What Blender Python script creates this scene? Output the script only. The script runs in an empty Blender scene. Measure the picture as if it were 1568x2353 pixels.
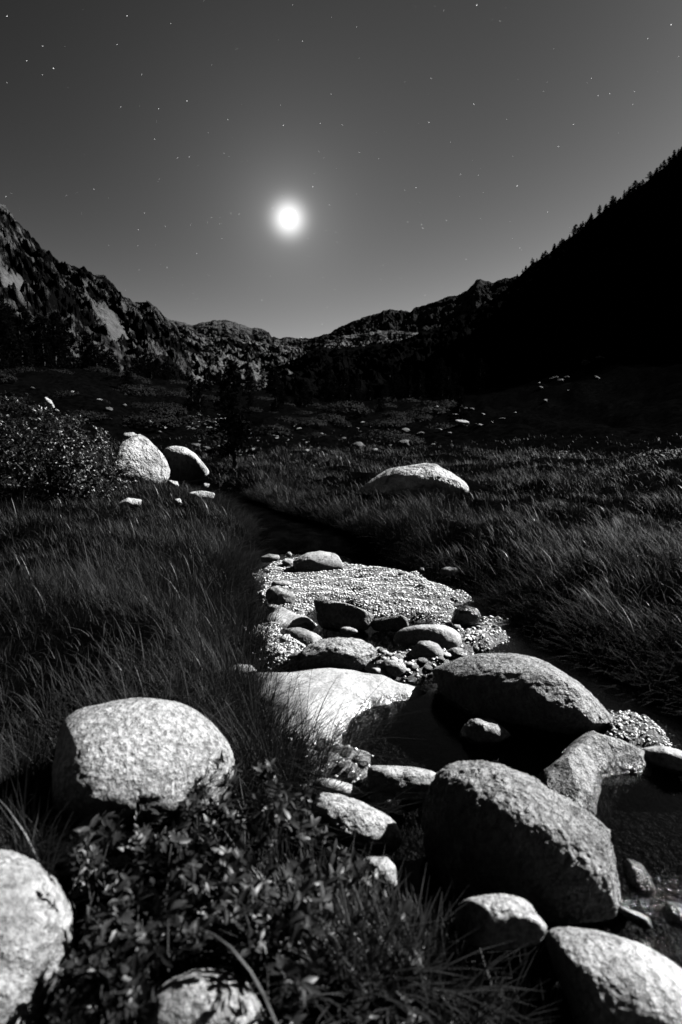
import bpy, bmesh, math, random
import numpy as np
from mathutils import Vector

# ---------------------------------------------------------------- camera, sky, light, exposure
SC = bpy.context.scene
COL = SC.collection
W, H = 682.0, 1024.0
LENS = 20.0
FPX = LENS / 36.0 * H
CAMZ = 1.5
PITCH = math.radians(9.2)
EYE = np.array([0.0, 0.0, CAMZ])

cam_d = bpy.data.cameras.new('camera')
cam = bpy.data.objects.new('camera', cam_d)
COL.objects.link(cam)
cam.location = EYE
cam.rotation_euler = (math.pi / 2 - PITCH, 0, 0)
cam_d.sensor_fit = 'VERTICAL'
cam_d.sensor_height = 36.0
cam_d.sensor_width = 24.0
cam_d.lens = LENS
cam_d.clip_start = 0.05
cam_d.clip_end = 30000
cam_d.dof.use_dof = True
cam_d.dof.focus_distance = 5.5
cam_d.dof.aperture_fstop = 2.2
SC.camera = cam

SUN_EL = math.radians(40)
SUN_AZ = math.radians(72)          # clockwise from straight ahead (+Y) towards the right (+X)
SUN_DIR = Vector((math.cos(SUN_EL) * math.sin(SUN_AZ), math.cos(SUN_EL) * math.cos(SUN_AZ), math.sin(SUN_EL)))
sun_d = bpy.data.lights.new('moonlight', 'SUN')
sun_d.energy = 5.0
sun_d.angle = math.radians(0.6)
sun_d.color = (1, 1, 1)
sun = bpy.data.objects.new('moonlight', sun_d)
COL.objects.link(sun)
sun.rotation_euler = SUN_DIR.to_track_quat('Z', 'Y').to_euler()

SC.view_settings.view_transform = 'Standard'
SC.view_settings.look = 'None'
SC.view_settings.gamma = 1.0
SC.view_settings.use_curve_mapping = False
SC.view_settings.exposure = 2.55
SC.render.engine = 'CYCLES'
SC.cycles.use_denoising = True
SC.cycles.max_bounces = 6
SC.cycles.diffuse_bounces = 0
SC.cycles.transparent_max_bounces = 8
SC.cycles.caustics_reflective = False
SC.cycles.caustics_refractive = False


def fdir(u, v):
    """direction of a point of the photograph (in 1568 x 2353 units) in the world"""
    a = (u * W / 1568.0 - W / 2) / FPX
    b = -(v * H / 2353.0 - H / 2) / FPX
    d = np.array([a, math.cos(PITCH) + b * math.sin(PITCH), -math.sin(PITCH) + b * math.cos(PITCH)])
    return d / np.linalg.norm(d)


MOON_DIR = fdir(664, 502)

world = bpy.data.worlds.new('World')
SC.world = world
world.use_nodes = True
nt = world.node_tree
nt.nodes.clear()


def node(nt, typ, **kw):
    n = nt.nodes.new(typ)
    for k, v in kw.items():
        setattr(n, k, v)
    return n


def math_n(nt, op, a, b=None, clamp=False):
    n = nt.nodes.new('ShaderNodeMath')
    n.operation = op
    n.use_clamp = clamp
    for i, x in enumerate((a, b)):
        if x is None:
            continue
        if isinstance(x, (int, float)):
            n.inputs[i].default_value = x
        else:
            nt.links.new(x, n.inputs[i])
    return n.outputs[0]


sky = node(nt, 'ShaderNodeTexSky', sky_type='NISHITA')
sky.sun_disc = False
sky.sun_elevation = SUN_EL
sky.sun_rotation = SUN_AZ
sky.altitude = 2000
sky.air_density = 1.0
sky.dust_density = 3.0
sky.ozone_density = 1.0
bw = node(nt, 'ShaderNodeRGBToBW')
nt.links.new(sky.outputs[0], bw.inputs[0])
SKY_POW, SKY_STR = 2.8, 0.00105
skyv = math_n(nt, 'MULTIPLY', math_n(nt, 'POWER', bw.outputs[0], SKY_POW), SKY_STR)
tc = node(nt, 'ShaderNodeTexCoord')
vn = node(nt, 'ShaderNodeVectorMath', operation='NORMALIZE')
nt.links.new(tc.outputs['Generated'], vn.inputs[0])
vd = node(nt, 'ShaderNodeVectorMath', operation='DOT_PRODUCT')
nt.links.new(vn.outputs[0], vd.inputs[0])
vd.inputs[1].default_value = tuple(MOON_DIR)
ang = math_n(nt, 'MULTIPLY', math_n(nt, 'ARCCOSINE', math_n(nt, 'MINIMUM', vd.outputs['Value'], 0.9999999)), 180 / math.pi)
# air glowing around the moon: narrow core + wider aureole
g1 = math_n(nt, 'MULTIPLY', math_n(nt, 'EXPONENT', math_n(nt, 'MULTIPLY', math_n(nt, 'POWER', ang, 2.0), -1 / 1.5)), 0.19)
g2 = math_n(nt, 'MULTIPLY', math_n(nt, 'EXPONENT', math_n(nt, 'MULTIPLY', ang, -1 / 2.0)), 0.034)
g3 = math_n(nt, 'MULTIPLY', math_n(nt, 'EXPONENT', math_n(nt, 'MULTIPLY', ang, -1 / 11.0)), 0.017)
tot = math_n(nt, 'ADD', math_n(nt, 'ADD', skyv, g1), math_n(nt, 'ADD', g2, g3))
bg = node(nt, 'ShaderNodeBackground')
nt.links.new(tot, bg.inputs[0])
bg.inputs[1].default_value = 1.0
wo = node(nt, 'ShaderNodeOutputWorld')
nt.links.new(bg.outputs[0], wo.inputs[0])

# ---------------------------------------------------------------- numeric helpers
RNG = np.random.RandomState(7)
random.seed(7)
_perm = np.random.RandomState(11).permutation(256).astype(np.int64)
_g = np.random.RandomState(12).normal(size=(256, 3))
_g /= np.linalg.norm(_g, axis=1)[:, None]


def perlin(p):
    p = np.asarray(p, float)
    i = np.floor(p).astype(np.int64)
    f = p - i
    w = f * f * f * (f * (f * 6 - 15) + 10)
    out = np.zeros(len(p))
    for dx in (0, 1):
        for dy in (0, 1):
            for dz in (0, 1):
                h = _perm[(_perm[(_perm[(i[:, 0] + dx) & 255] + i[:, 1] + dy) & 255] + i[:, 2] + dz) & 255]
                gr = _g[h]
                dot = gr[:, 0] * (f[:, 0] - dx) + gr[:, 1] * (f[:, 1] - dy) + gr[:, 2] * (f[:, 2] - dz)
                ww = (w[:, 0] if dx else 1 - w[:, 0]) * (w[:, 1] if dy else 1 - w[:, 1]) * (w[:, 2] if dz else 1 - w[:, 2])
                out += ww * dot
    return out * 1.6


def fbm(p, octv=4, gain=0.5, lac=2.03):
    p = np.asarray(p, float)
    s, a = 0, 1.0
    for k in range(octv):
        s = s + a * perlin(p * lac ** k + 17.3 * k)
        a *= gain
    return s


def ridged(p, octv=4, gain=0.5, lac=2.1):
    s, a = 0, 1.0
    for k in range(octv):
        s = s + a * (1 - 2 * np.abs(perlin(p * lac ** k + 9.1 * k)))
        a *= gain
    return s


def n2(x, y, s, z=0.0, octv=1):
    x = np.asarray(x, float).ravel()
    y = np.asarray(y, float).ravel()
    return fbm(np.stack([x * s, y * s, np.full_like(x, z + 0.37)], 1), octv)


def sstep(a, b, x):
    t = np.clip((np.asarray(x, float) - a) / (b - a), 0, 1)
    return t * t * (3 - 2 * t)


def softplus(x, k=1.0):
    return np.where(x / k > 30, x, k * np.log1p(np.exp(np.clip(x / k, -50, 30))))


CROPS = {'F': (0, 0, 1.0), 'C3': (0, 950, 1568 / 960), 'C4': (960, 950, 1568 / 960), 'C5': (0, 1400, 1568 / 960),
         'C6': (700, 1500, 2.24), 'C7': (0, 1950, 1568 / 960), 'C8': (860, 1900, 1568 / 1060)}


def F(crop, pts):
    """detail-crop coordinates -> photograph units (1568 wide)"""
    if crop == 'F':
        return [tuple(map(float, p)) for p in pts]
    ox, oy, s = CROPS[crop]
    k = 1568 / 1920.0
    return [((ox + x / s) * k, (oy + y / s) * k) for x, y in pts]


def hit_z(u, v, z):
    d = fdir(u, v)
    t = (z - CAMZ) / d[2]
    return EYE + d * t


def poly_sd(px, py, poly):
    """signed distance to a polygon, negative inside"""
    px = np.asarray(px, float)
    py = np.asarray(py, float)
    P = np.asarray(poly, float)
    Q = np.roll(P, -1, 0)
    best = np.full(px.shape, 1e18)
    inside = np.zeros(px.shape, bool)
    for (ax, ay), (bx, by) in zip(P, Q):
        ex, ey = bx - ax, by - ay
        t = np.clip(((px - ax) * ex + (py - ay) * ey) / (ex * ex + ey * ey + 1e-12), 0, 1)
        best = np.minimum(best, (px - ax - t * ex) ** 2 + (py - ay - t * ey) ** 2)
        if ay != by:
            c = ((ay > py) != (by > py)) & (px < (bx - ax) * (py - ay) / (by - ay) + ax)
            inside ^= c
    d = np.sqrt(best)
    return np.where(inside, -d, d)


def ground_poly(crop, pts, z=0.0):
    return np.array([hit_z(u, v, z)[:2] for u, v in F(crop, pts)])


CORRIDOR = np.concatenate([
    ground_poly('F', [(1240, 2353), (1190, 2240), (1080, 2160), (960, 2110), (860, 2040), (725, 1900), (715, 1810), (725, 1720), (690, 1640), (640, 1565), (590, 1490), (580, 1430), (600, 1340),
                      (600, 1266), (570, 1212), (490, 1168), (395, 1137), (330, 1115)]),
    ground_poly('F', [(400, 1109), (485, 1134), (575, 1168), (665, 1205), (790, 1246), (930, 1300), (1050, 1356), (1130, 1420),
                      (1230, 1480), (1460, 1590), (1700, 1690)]),
    np.array([[2.7, 1.9], [2.5, -3.0], [0.75, -3.0]])])
BARS = [ground_poly('C6', [(60, 200), (250, 190), (600, 212), (1080, 268), (1400, 425), (1300, 490), (1250, 570), (1180, 600), (1010, 560), (800, 540), (520, 440),
                           (420, 470), (330, 540), (120, 500), (100, 330)]),
        ground_poly('C6', [(40, 600), (180, 615), (230, 680), (420, 730), (330, 860), (150, 870), (40, 760)]),
        ground_poly('C6', [(720, 770), (900, 740), (1000, 700), (1250, 640), (1560, 560), (1560, 740), (1300, 800), (1230, 880), (1080, 930), (900, 930), (760, 880)]),
        ground_poly('C8', [(1250, 150), (1400, 170), (1520, 290), (1400, 320), (1280, 290)]),
        ground_poly('C8', [(-40, 280), (120, 300), (260, 350), (250, 480), (0, 500)])]


def ground(x, y, detail=True):
    x = np.atleast_1d(np.asarray(x, float))
    y = np.atleast_1d(np.asarray(y, float))
    sd = poly_sd(x, y, CORRIDOR) + 0.10 * n2(x, y, 1.3, 2.0, 2)
    r = np.hypot(x, y)
    hum = 0.17 * n2(x, y, 0.55, 5.0, 2) + 0.17 * n2(x, y, 1.25, 8.0, 1)
    meadow = 0.40 + hum * sstep(0.2, 1.6, sd)
    # the near left bank stays lower, the valley sides rise
    meadow = meadow - 0.12 * sstep(3.4, 1.6, r)
    bank = sstep(-0.05, 0.75, sd)
    bed = -0.13 + 0.02 * n2(x, y, 2.5, 3.0, 2)
    for b in BARS:
        s = poly_sd(x, y, b) + 0.10 * n2(x, y, 3.5, 6.0, 2)
        bed = np.maximum(bed, -0.13 + 0.17 * sstep(0.16, -0.10, s) + 0.03 * n2(x, y * 1.8, 4, 4.0, 3))
    bed = bed + 0.22 * sstep(5.95, 6.7, y + 0.15 * n2(x, y, 2.0, 7.0, 1))
    z = bed * (1 - bank) + meadow * bank
    rise_r = 0.30 * softplus(x - 10.5 - 0.05 * y, 2.5)
    rise_l = 0.30 * softplus(-x - 7.5, 2.0) * sstep(3, 12, y)
    rise_r = 11 * np.tanh(rise_r / 11)
    rise_l = 3.2 * np.tanh(rise_l / 3.2)
    far = 5.0 * np.tanh(0.055 * softplus(y - 19, 2.0) / 5.0) + rise_r + rise_l
    far = far + sstep(14, 30, r) * (0.8 * n2(x, y, 0.13, 1.0, 3) + 0.3)
    return z + far


def hit_ground(u, v, tmax=260.0):
    d = fdir(u, v)
    t = np.geomspace(6.0, tmax, 500)
    p = EYE[None] + d[None] * t[:, None]
    below = p[:, 2] < ground(p[:, 0], p[:, 1])
    if not below.any():
        return None
    return p[np.argmax(below)]


# ---------------------------------------------------------------- objects
def mesh_np(name, verts, faces, smooth=True):
    me = bpy.data.meshes.new(name)
    verts = np.asarray(verts, np.float32)
    if isinstance(faces, np.ndarray):
        n, k = faces.shape
        me.vertices.add(len(verts))
        me.vertices.foreach_set('co', verts.ravel())
        me.loops.add(n * k)
        me.loops.foreach_set('vertex_index', faces.astype(np.int32).ravel())
        me.polygons.add(n)
        me.polygons.foreach_set('loop_start', np.arange(0, n * k, k, dtype=np.int32))
    else:
        me.from_pydata(verts.tolist(), [], faces)
    me.update(calc_edges=True)
    me.polygons.foreach_set('use_smooth', np.full(len(me.polygons), smooth, bool))
    return me


def link(name, me, mat=None, parent=None, loc=None):
    o = bpy.data.objects.new(name, me)
    COL.objects.link(o)
    if mat is not None and me is not None and not me.materials:
        me.materials.append(mat)
    if parent is not None:
        o.parent = parent
    if loc is not None:
        o.location = tuple(loc)
    return o


def tag(o, label=None, cat=None, group=None, kind=None):
    if label:
        o['label'] = label
    if cat:
        o['category'] = cat
    if group:
        o['group'] = group
    if kind:
        o['kind'] = kind
    return o


def empty(name, loc):
    o = bpy.data.objects.new(name, None)
    o.empty_display_size = 0.1
    COL.objects.link(o)
    o.location = tuple(loc)
    return o


def grid_faces(nr, nc, wrap=False):
    r = np.arange(nr - 1)[:, None]
    c = np.arange(nc if wrap else nc - 1)[None]
    c2 = (c + 1) % nc
    a = r * nc + c
    b = r * nc + c2
    return np.stack([a, b, b + nc, a + nc], -1).reshape(-1, 4)


# ---------------------------------------------------------------- materials
def new_mat(name):
    m = bpy.data.materials.new(name)
    m.use_nodes = True
    nt = m.node_tree
    nt.nodes.clear()
    out = nt.nodes.new('ShaderNodeOutputMaterial')
    b = nt.nodes.new('ShaderNodeBsdfPrincipled')
    nt.links.new(b.outputs[0], out.inputs[0])
    return m, nt, b


def noise_n(nt, co, scale, detail=4.0, rough=0.6, typ='noise'):
    if typ == 'noise':
        n = nt.nodes.new('ShaderNodeTexNoise')
        n.inputs['Scale'].default_value = scale
        n.inputs['Detail'].default_value = detail
        n.inputs['Roughness'].default_value = rough
        nt.links.new(co, n.inputs['Vector'])
        return n.outputs[0]
    n = nt.nodes.new('ShaderNodeTexVoronoi')
    n.inputs['Scale'].default_value = scale
    nt.links.new(co, n.inputs['Vector'])
    return n.outputs[0]


def ramp(nt, x, stops):
    n = nt.nodes.new('ShaderNodeValToRGB')
    e = n.color_ramp.elements
    while len(e) < len(stops):
        e.new(0.5)
    for k, (p, v) in enumerate(stops):
        e[k].position = p
        e[k].color = (v, v, v, 1)
    nt.links.new(x, n.inputs[0])
    return n.outputs[0]


def bump_n(nt, h, strength, dist, b, prev=None):
    n = nt.nodes.new('ShaderNodeBump')
    n.inputs['Strength'].default_value = strength
    n.inputs['Distance'].default_value = dist
    nt.links.new(h, n.inputs['Height'])
    if prev is not None:
        nt.links.new(prev, n.inputs['Normal'])
    nt.links.new(n.outputs[0], b.inputs['Normal'])
    return n.outputs[0]


def rock_mat(name, albedo, contrast=0.5, speck=70.0, bump=0.5, bdist=0.012, coarse=14.0, stretch=(1, 1, 1), rough=0.75, wet=True, crack=2.6, pit=0.0, pitd=0.015):
    m, nt, b = new_mat(name)
    tc = nt.nodes.new('ShaderNodeTexCoord')
    oi = nt.nodes.new('ShaderNodeObjectInfo')
    va = nt.nodes.new('ShaderNodeVectorMath')
    va.operation = 'MULTIPLY_ADD'
    nt.links.new(oi.outputs['Random'], va.inputs[0])
    va.inputs[1].default_value = (37.0, 51.0, 23.0)
    mp = nt.nodes.new('ShaderNodeMapping')
    mp.inputs['Scale'].default_value = stretch
    nt.links.new(tc.outputs['Object'], mp.inputs[0])
    nt.links.new(mp.outputs[0], va.inputs[2])
    co = va.outputs[0]
    big = noise_n(nt, co, 3.0, 5, 0.65)
    med = noise_n(nt, co, coarse, 5, 0.7)
    fin = noise_n(nt, co, speck, 3, 0.7)
    s1 = ramp(nt, fin, [(0.36, 1 - contrast), (0.60, 1.0)])
    s2 = ramp(nt, med, [(0.33, 1 - contrast * 0.75), (0.62, 1.0)])
    s3 = ramp(nt, big, [(0.36, 0.5), (0.47, 0.85), (0.66, 1.0)])
    val = math_n(nt, 'MULTIPLY', math_n(nt, 'MULTIPLY', s1, s2), s3)
    # a few hairline cracks, broken up by noise
    wv = nt.nodes.new('ShaderNodeVectorMath')
    wv.operation = 'MULTIPLY_ADD'
    nt.links.new(med, wv.inputs[0])
    wv.inputs[1].default_value = (0.25, 0.25, 0.25)
    nt.links.new(co, wv.inputs[2])
    vr = nt.nodes.new('ShaderNodeTexVoronoi')
    vr.feature = 'DISTANCE_TO_EDGE'
    vr.inputs['Scale'].default_value = crack
    nt.links.new(wv.outputs[0], vr.inputs['Vector'])
    ck = math_n(nt, 'MAXIMUM', ramp(nt, vr.outputs[0], [(0.0, 0.0), (0.022, 1.0)]), ramp(nt, big, [(0.50, 0.0), (0.54, 1.0)]))
    val = math_n(nt, 'MULTIPLY', val, math_n(nt, 'ADD', math_n(nt, 'MULTIPLY', ck, 0.55), 0.45))
    # wet band along the water line
    ge = nt.nodes.new('ShaderNodeNewGeometry')
    sx = nt.nodes.new('ShaderNodeSeparateXYZ')
    nt.links.new(ge.outputs['Position'], sx.inputs[0])
    wl = ramp(nt, math_n(nt, 'ADD', sx.outputs[2], math_n(nt, 'MULTIPLY', med, 0.06)), [(0.055, 0.0), (0.075, 1.0)])
    if wet:
        val = math_n(nt, 'MULTIPLY', val, math_n(nt, 'ADD', math_n(nt, 'MULTIPLY', wl, 0.65), 0.35))
    var = math_n(nt, 'ADD', math_n(nt, 'MULTIPLY', oi.outputs['Random'], 0.30), 0.85)
    val = math_n(nt, 'MULTIPLY', math_n(nt, 'MULTIPLY', val, var), albedo)
    nt.links.new(val, b.inputs['Base Color'])
    if wet:
        nt.links.new(math_n(nt, 'ADD', math_n(nt, 'MULTIPLY', wl, rough - 0.2), 0.2), b.inputs['Roughness'])
    else:
        b.inputs['Roughness'].default_value = rough
    b.inputs['Specular IOR Level'].default_value = 0.25
    p0 = bump_n(nt, ck, 0.5, bdist, b)
    p1 = bump_n(nt, med, bump, bdist * 3, b, p0)
    if pit:
        pv = nt.nodes.new('ShaderNodeTexVoronoi')
        pv.inputs['Scale'].default_value = pit
        pw = nt.nodes.new('ShaderNodeVectorMath')
        pw.operation = 'MULTIPLY_ADD'
        nt.links.new(fin, pw.inputs[0])
        pw.inputs[1].default_value = (0.03, 0.03, 0.03)
        nt.links.new(co, pw.inputs[2])
        nt.links.new(pw.outputs[0], pv.inputs['Vector'])
        p1 = bump_n(nt, ramp(nt, pv.outputs[0], [(0.08, 0.0), (0.5, 1.0)]), 0.8, pitd, b, p1)
    vo = noise_n(nt, co, speck * 0.55, 4, 0.75)
    bump_n(nt, vo, bump, bdist, b, p1)
    return m


M = {}
M['granite_pale'] = rock_mat('granite_pale', 0.215, 0.5, 80, 0.8, 0.010, pit=26.0, pitd=0.010)
M['granite_speckled'] = rock_mat('granite_speckled', 0.235, 0.65, 55, 1.0, 0.012, coarse=22, pit=48.0, pitd=0.008)
M['granite_rough'] = rock_mat('granite_rough', 0.24265, 0.6, 42, 1.0, 0.03, coarse=16, stretch=(1.0, 1.0, 0.6), pit=34.0, pitd=0.02)
M['granite_smooth'] = rock_mat('granite_smooth', 0.215, 0.42, 60, 0.6, 0.006)
M['granite_mid'] = rock_mat('granite_mid', 0.19, 0.5, 60, 0.7, 0.008)
M['granite_far'] = rock_mat('granite_far', 0.21324, 0.45, 9, 1.0, 0.06, coarse=3.0, wet=False, crack=0.8)
M['granite_grey'] = rock_mat('granite_grey', 0.05, 0.5, 9, 1.0, 0.06, coarse=3.0, wet=False, crack=0.8)
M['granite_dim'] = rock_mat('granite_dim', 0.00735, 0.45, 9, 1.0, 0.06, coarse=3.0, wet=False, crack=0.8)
M['pebble'] = rock_mat('pebble', 0.26471, 0.35, 120, 0.2, 0.002)
m, nt_, b_ = new_mat('gravel')
tc_ = nt_.nodes.new('ShaderNodeTexCoord')
nt_.links.new(math_n(nt_, 'MULTIPLY', ramp(nt_, noise_n(nt_, tc_.outputs['Object'], 38.0, 2, 0.5), [(0.36, 0.06), (0.48, 0.30), (0.60, 0.48)]),
                     ramp(nt_, noise_n(nt_, tc_.outputs['Object'], 300.0, 3, 0.7), [(0.3, 0.7), (0.7, 1.0)])), b_.inputs['Base Color'])
b_.inputs['Roughness'].default_value = 0.7
b_.inputs['Specular IOR Level'].default_value = 0.3
M['gravel'] = m
M['wet_rock'] = rock_mat('wet_rock', 0.04412, 0.5, 60, 0.8, 0.012, rough=0.22)


def leaf_mat(name, albedo, rough=0.45, spec=0.4, trans=0.25, scale=9.0, lo=0.55, hi=1.35):
    m, nt, b = new_mat(name)
    tc = nt.nodes.new('ShaderNodeTexCoord')
    n = noise_n(nt, tc.outputs['Object'], scale, 4, 0.6)
    v = ramp(nt, n, [(0.36, albedo * lo), (0.64, albedo * hi)])
    nt.links.new(v, b.inputs['Base Color'])
    b.inputs['Roughness'].default_value = rough
    b.inputs['Specular IOR Level'].default_value = spec
    tr = nt.nodes.new('ShaderNodeBsdfTranslucent')
    nt.links.new(v, tr.inputs[0])
    mx = nt.nodes.new('ShaderNodeMixShader')
    mx.inputs[0].default_value = trans
    nt.links.new(b.outputs[0], mx.inputs[1])
    nt.links.new(tr.outputs[0], mx.inputs[2])
    out = [q for q in nt.nodes if q.type == 'OUTPUT_MATERIAL'][0]
    nt.links.new(mx.outputs[0], out.inputs[0])
    return m


M['grass'] = leaf_mat('grass', 0.0060, 0.6, 0.07, 0.2, 1.1, 0.2, 1.5)
M['leaf'] = leaf_mat('leaf', 0.0088, 0.45, 0.16, 0.12)
M['straw'] = leaf_mat('straw', 0.020, 0.5, 0.2)
M['bush_leaf'] = leaf_mat('bush_leaf', 0.0045, 0.4, 0.15)
M['heath_glint'] = leaf_mat('heath_glint', 0.0035, 0.6, 0.08)
M['heath'] = leaf_mat('heath', 0.00368, 0.8, 0.04)
M['needles'] = leaf_mat('needles', 0.00118, 0.9, 0.0)
M['stalk'] = leaf_mat('stalk', 0.06618, 0.6, 0.2)
m, nt_, b_ = new_mat('bark')
tc_ = nt_.nodes.new('ShaderNodeTexCoord')
nt_.links.new(ramp(nt_, noise_n(nt_, tc_.outputs['Object'], 3.0, 4), [(0.3, 0.01), (0.7, 0.035)]), b_.inputs['Base Color'])
b_.inputs['Roughness'].default_value = 0.9
b_.inputs['Specular IOR Level'].default_value = 0.0
M['bark'] = m

# ground: dark soil / heath on the banks, gravelly sand in the bed
m, nt_, b_ = new_mat('soil_and_sand')
tc_ = nt_.nodes.new('ShaderNodeTexCoord')
at = nt_.nodes.new('ShaderNodeAttribute')
at.attribute_name = 'bed'
co_ = tc_.outputs['Object']
so = ramp(nt_, noise_n(nt_, co_, 4.0, 8, 0.7), [(0.40, 0.0002), (0.75, 0.0012)])
sa = ramp(nt_, noise_n(nt_, co_, 55.0, 3, 0.8), [(0.38, 0.015), (0.62, 0.10)])
mx = nt_.nodes.new('ShaderNodeMix')
mx.data_type = 'RGBA'
nt_.links.new(at.outputs['Fac'], mx.inputs[0])
nt_.links.new(so, mx.inputs[6])
nt_.links.new(sa, mx.inputs[7])
nt_.links.new(mx.outputs[2], b_.inputs['Base Color'])
b_.inputs['Roughness'].default_value = 0.9
b_.inputs['Specular IOR Level'].default_value = 0.0
bump_n(nt_, noise_n(nt_, co_, 45.0, 4, 0.8), 0.8, 0.02, b_)
M['ground'] = m


# mountains: pale rock broken by dark scrub; right-hand ones coloured darker as shade
def mountain_mat(name, rock, scrub, cover, scale, bdist):
    m, nt, b = new_mat(name)
    tc = nt.nodes.new('ShaderNodeTexCoord')
    co = tc.outputs['Object']
    at = nt.nodes.new('ShaderNodeAttribute')
    at.attribute_name = 'scree'
    n1 = noise_n(nt, co, scale, 8, 0.72)
    n2_ = noise_n(nt, co, scale * 6, 5, 0.7)
    msk = math_n(nt, 'ADD', math_n(nt, 'MULTIPLY', n1, 0.7), math_n(nt, 'MULTIPLY', n2_, 0.3))
    msk = math_n(nt, 'ADD', msk, math_n(nt, 'MULTIPLY', at.outputs['Fac'], 0.35))
    k = ramp(nt, msk, [(cover - 0.02, 0.0), (cover + 0.04, 1.0)])
    rk = math_n(nt, 'MULTIPLY', ramp(nt, n2_, [(0.3, rock * 0.3), (0.7, rock)]), math_n(nt, 'ADD', math_n(nt, 'MULTIPLY', at.outputs['Fac'], 0.5), 1.0))
    v = math_n(nt, 'ADD', math_n(nt, 'MULTIPLY', k, rk), scrub)
    nt.links.new(v, b.inputs['Base Color'])
    b.inputs['Roughness'].default_value = 0.9
    b.inputs['Specular IOR Level'].default_value = 0.0
    bump_n(nt, n2_, 1.0, bdist, b)
    return m


M['crag'] = mountain_mat('crag', 0.02647, 0.001, 0.52, 0.02, 4.0)
M['far_ridge'] = mountain_mat('far_ridge', 0.02206, 0.002, 0.46, 0.008, 8.0)
M['knoll'] = mountain_mat('knoll', 0.045, 0.0012, 0.49, 0.018, 5.0)
M['far_shade'] = mountain_mat('far_shade', 0.00882, 0.003, 0.50, 0.008, 8.0)  # shade on the far right ridge put into a darker rock colour
M['dark_slope'] = mountain_mat('dark_slope', 0.00147, 0.0008, 0.6, 0.02, 4.0)  # forested slope, its shade put into the near-black colour too

# water: clear, dark, mirror-like at a grazing view
m = bpy.data.materials.new('water')
m.use_nodes = True
nt_ = m.node_tree
nt_.nodes.clear()
o_ = nt_.nodes.new('ShaderNodeOutputMaterial')
tr = nt_.nodes.new('ShaderNodeBsdfTransparent')
tr.inputs[0].default_value = (0.62, 0.62, 0.62, 1)
gl = nt_.nodes.new('ShaderNodeBsdfGlossy')
gl.inputs['Roughness'].default_value = 0.06
fr = nt_.nodes.new('ShaderNodeFresnel')
fr.inputs[0].default_value = 1.33
mxs = nt_.nodes.new('ShaderNodeMixShader')
nt_.links.new(fr.outputs[0], mxs.inputs[0])
nt_.links.new(tr.outputs[0], mxs.inputs[1])
nt_.links.new(gl.outputs[0], mxs.inputs[2])
nt_.links.new(mxs.outputs[0], o_.inputs[0])
tc_ = nt_.nodes.new('ShaderNodeTexCoord')
at = nt_.nodes.new('ShaderNodeAttribute')
at.attribute_name = 'rapid'
bn = nt_.nodes.new('ShaderNodeBump')
bn.inputs['Distance'].default_value = 0.05
hw = noise_n(nt_, tc_.outputs['Object'], 22.0, 4, 0.65)
nt_.links.new(hw, bn.inputs['Height'])
nt_.links.new(math_n(nt_, 'ADD', math_n(nt_, 'MULTIPLY', at.outputs['Fac'], 1.0), 0.05), bn.inputs['Strength'])
for q in (gl, fr):
    nt_.links.new(bn.outputs[0], q.inputs['Normal'])
M['water'] = m


def emit_mat(name, s):
    m = bpy.data.materials.new(name)
    m.use_nodes = True
    nt = m.node_tree
    nt.nodes.clear()
    o = nt.nodes.new('ShaderNodeOutputMaterial')
    e = nt.nodes.new('ShaderNodeEmission')
    e.inputs[1].default_value = s
    nt.links.new(e.outputs[0], o.inputs[0])
    return m


M['moon'] = emit_mat('moon', 1.2)
M['star'] = emit_mat('star', 0.52)

# ---------------------------------------------------------------- ground sheet
az = np.concatenate([np.radians(np.arange(-180, -46, 3.0)), np.radians(np.arange(-46, 46, 0.22)), np.radians(np.arange(46, 180, 3.0))])
dd = np.concatenate([[0.02, 0.2], np.geomspace(0.45, 14, 160), np.geomspace(14.5, 420, 90)])
A, D = np.meshgrid(az, dd)
gx, gy = (D * np.sin(A)).ravel(), (D * np.cos(A)).ravel()
gz = ground(gx, gy)
me = mesh_np('ground', np.stack([gx, gy, gz], 1), grid_faces(len(dd), len(az), True)[:, ::-1])
sdg = poly_sd(gx, gy, CORRIDOR) + 0.10 * n2(gx, gy, 1.3, 2.0, 2)
at = me.attributes.new('bed', 'FLOAT', 'POINT')
at.data.foreach_set('value', (sstep(0.18, -0.02, sdg) * sstep(6.3, 5.7, gy) * (0.38 + 0.62 * sstep(-0.02, 0.015, gz))).astype(np.float32))
tag(link('ground', me, M['ground']), kind='structure')

# ---------------------------------------------------------------- water sheet
xs = np.linspace(-7, 6, 200)
ys = np.linspace(-1.0, 7.2, 260)
X, Y = np.meshgrid(xs, ys)
X, Y = X.ravel(), Y.ravel()
rap = sstep(1.85, 1.5, Y + 0.15 * n2(X, Y, 2.0, 9.0, 1)) * sstep(0.55, 0.85, X)
wz = 0.0 + 0.03 * rap * n2(X, Y, 3.5, 1.0, 3)
keep = poly_sd(X, Y, CORRIDOR) < 0.45
fc = grid_faces(260, 200)
fc = fc[keep[fc].all(1)]
used = np.unique(fc)
re = np.zeros(len(X), int)
re[used] = np.arange(len(used))
me = mesh_np('stream_water', np.stack([X, Y, wz], 1)[used], re[fc])
at = me.attributes.new('rapid', 'FLOAT', 'POINT')
at.data.foreach_set('value', rap[used].astype(np.float32))
tag(link('stream_water', me, M['water']), kind='structure')


# ---------------------------------------------------------------- mountains
def azel(u, v):
    d = fdir(u, v)
    return math.degrees(math.atan2(d[0], d[1])), math.degrees(math.asin(d[2]))


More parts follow.
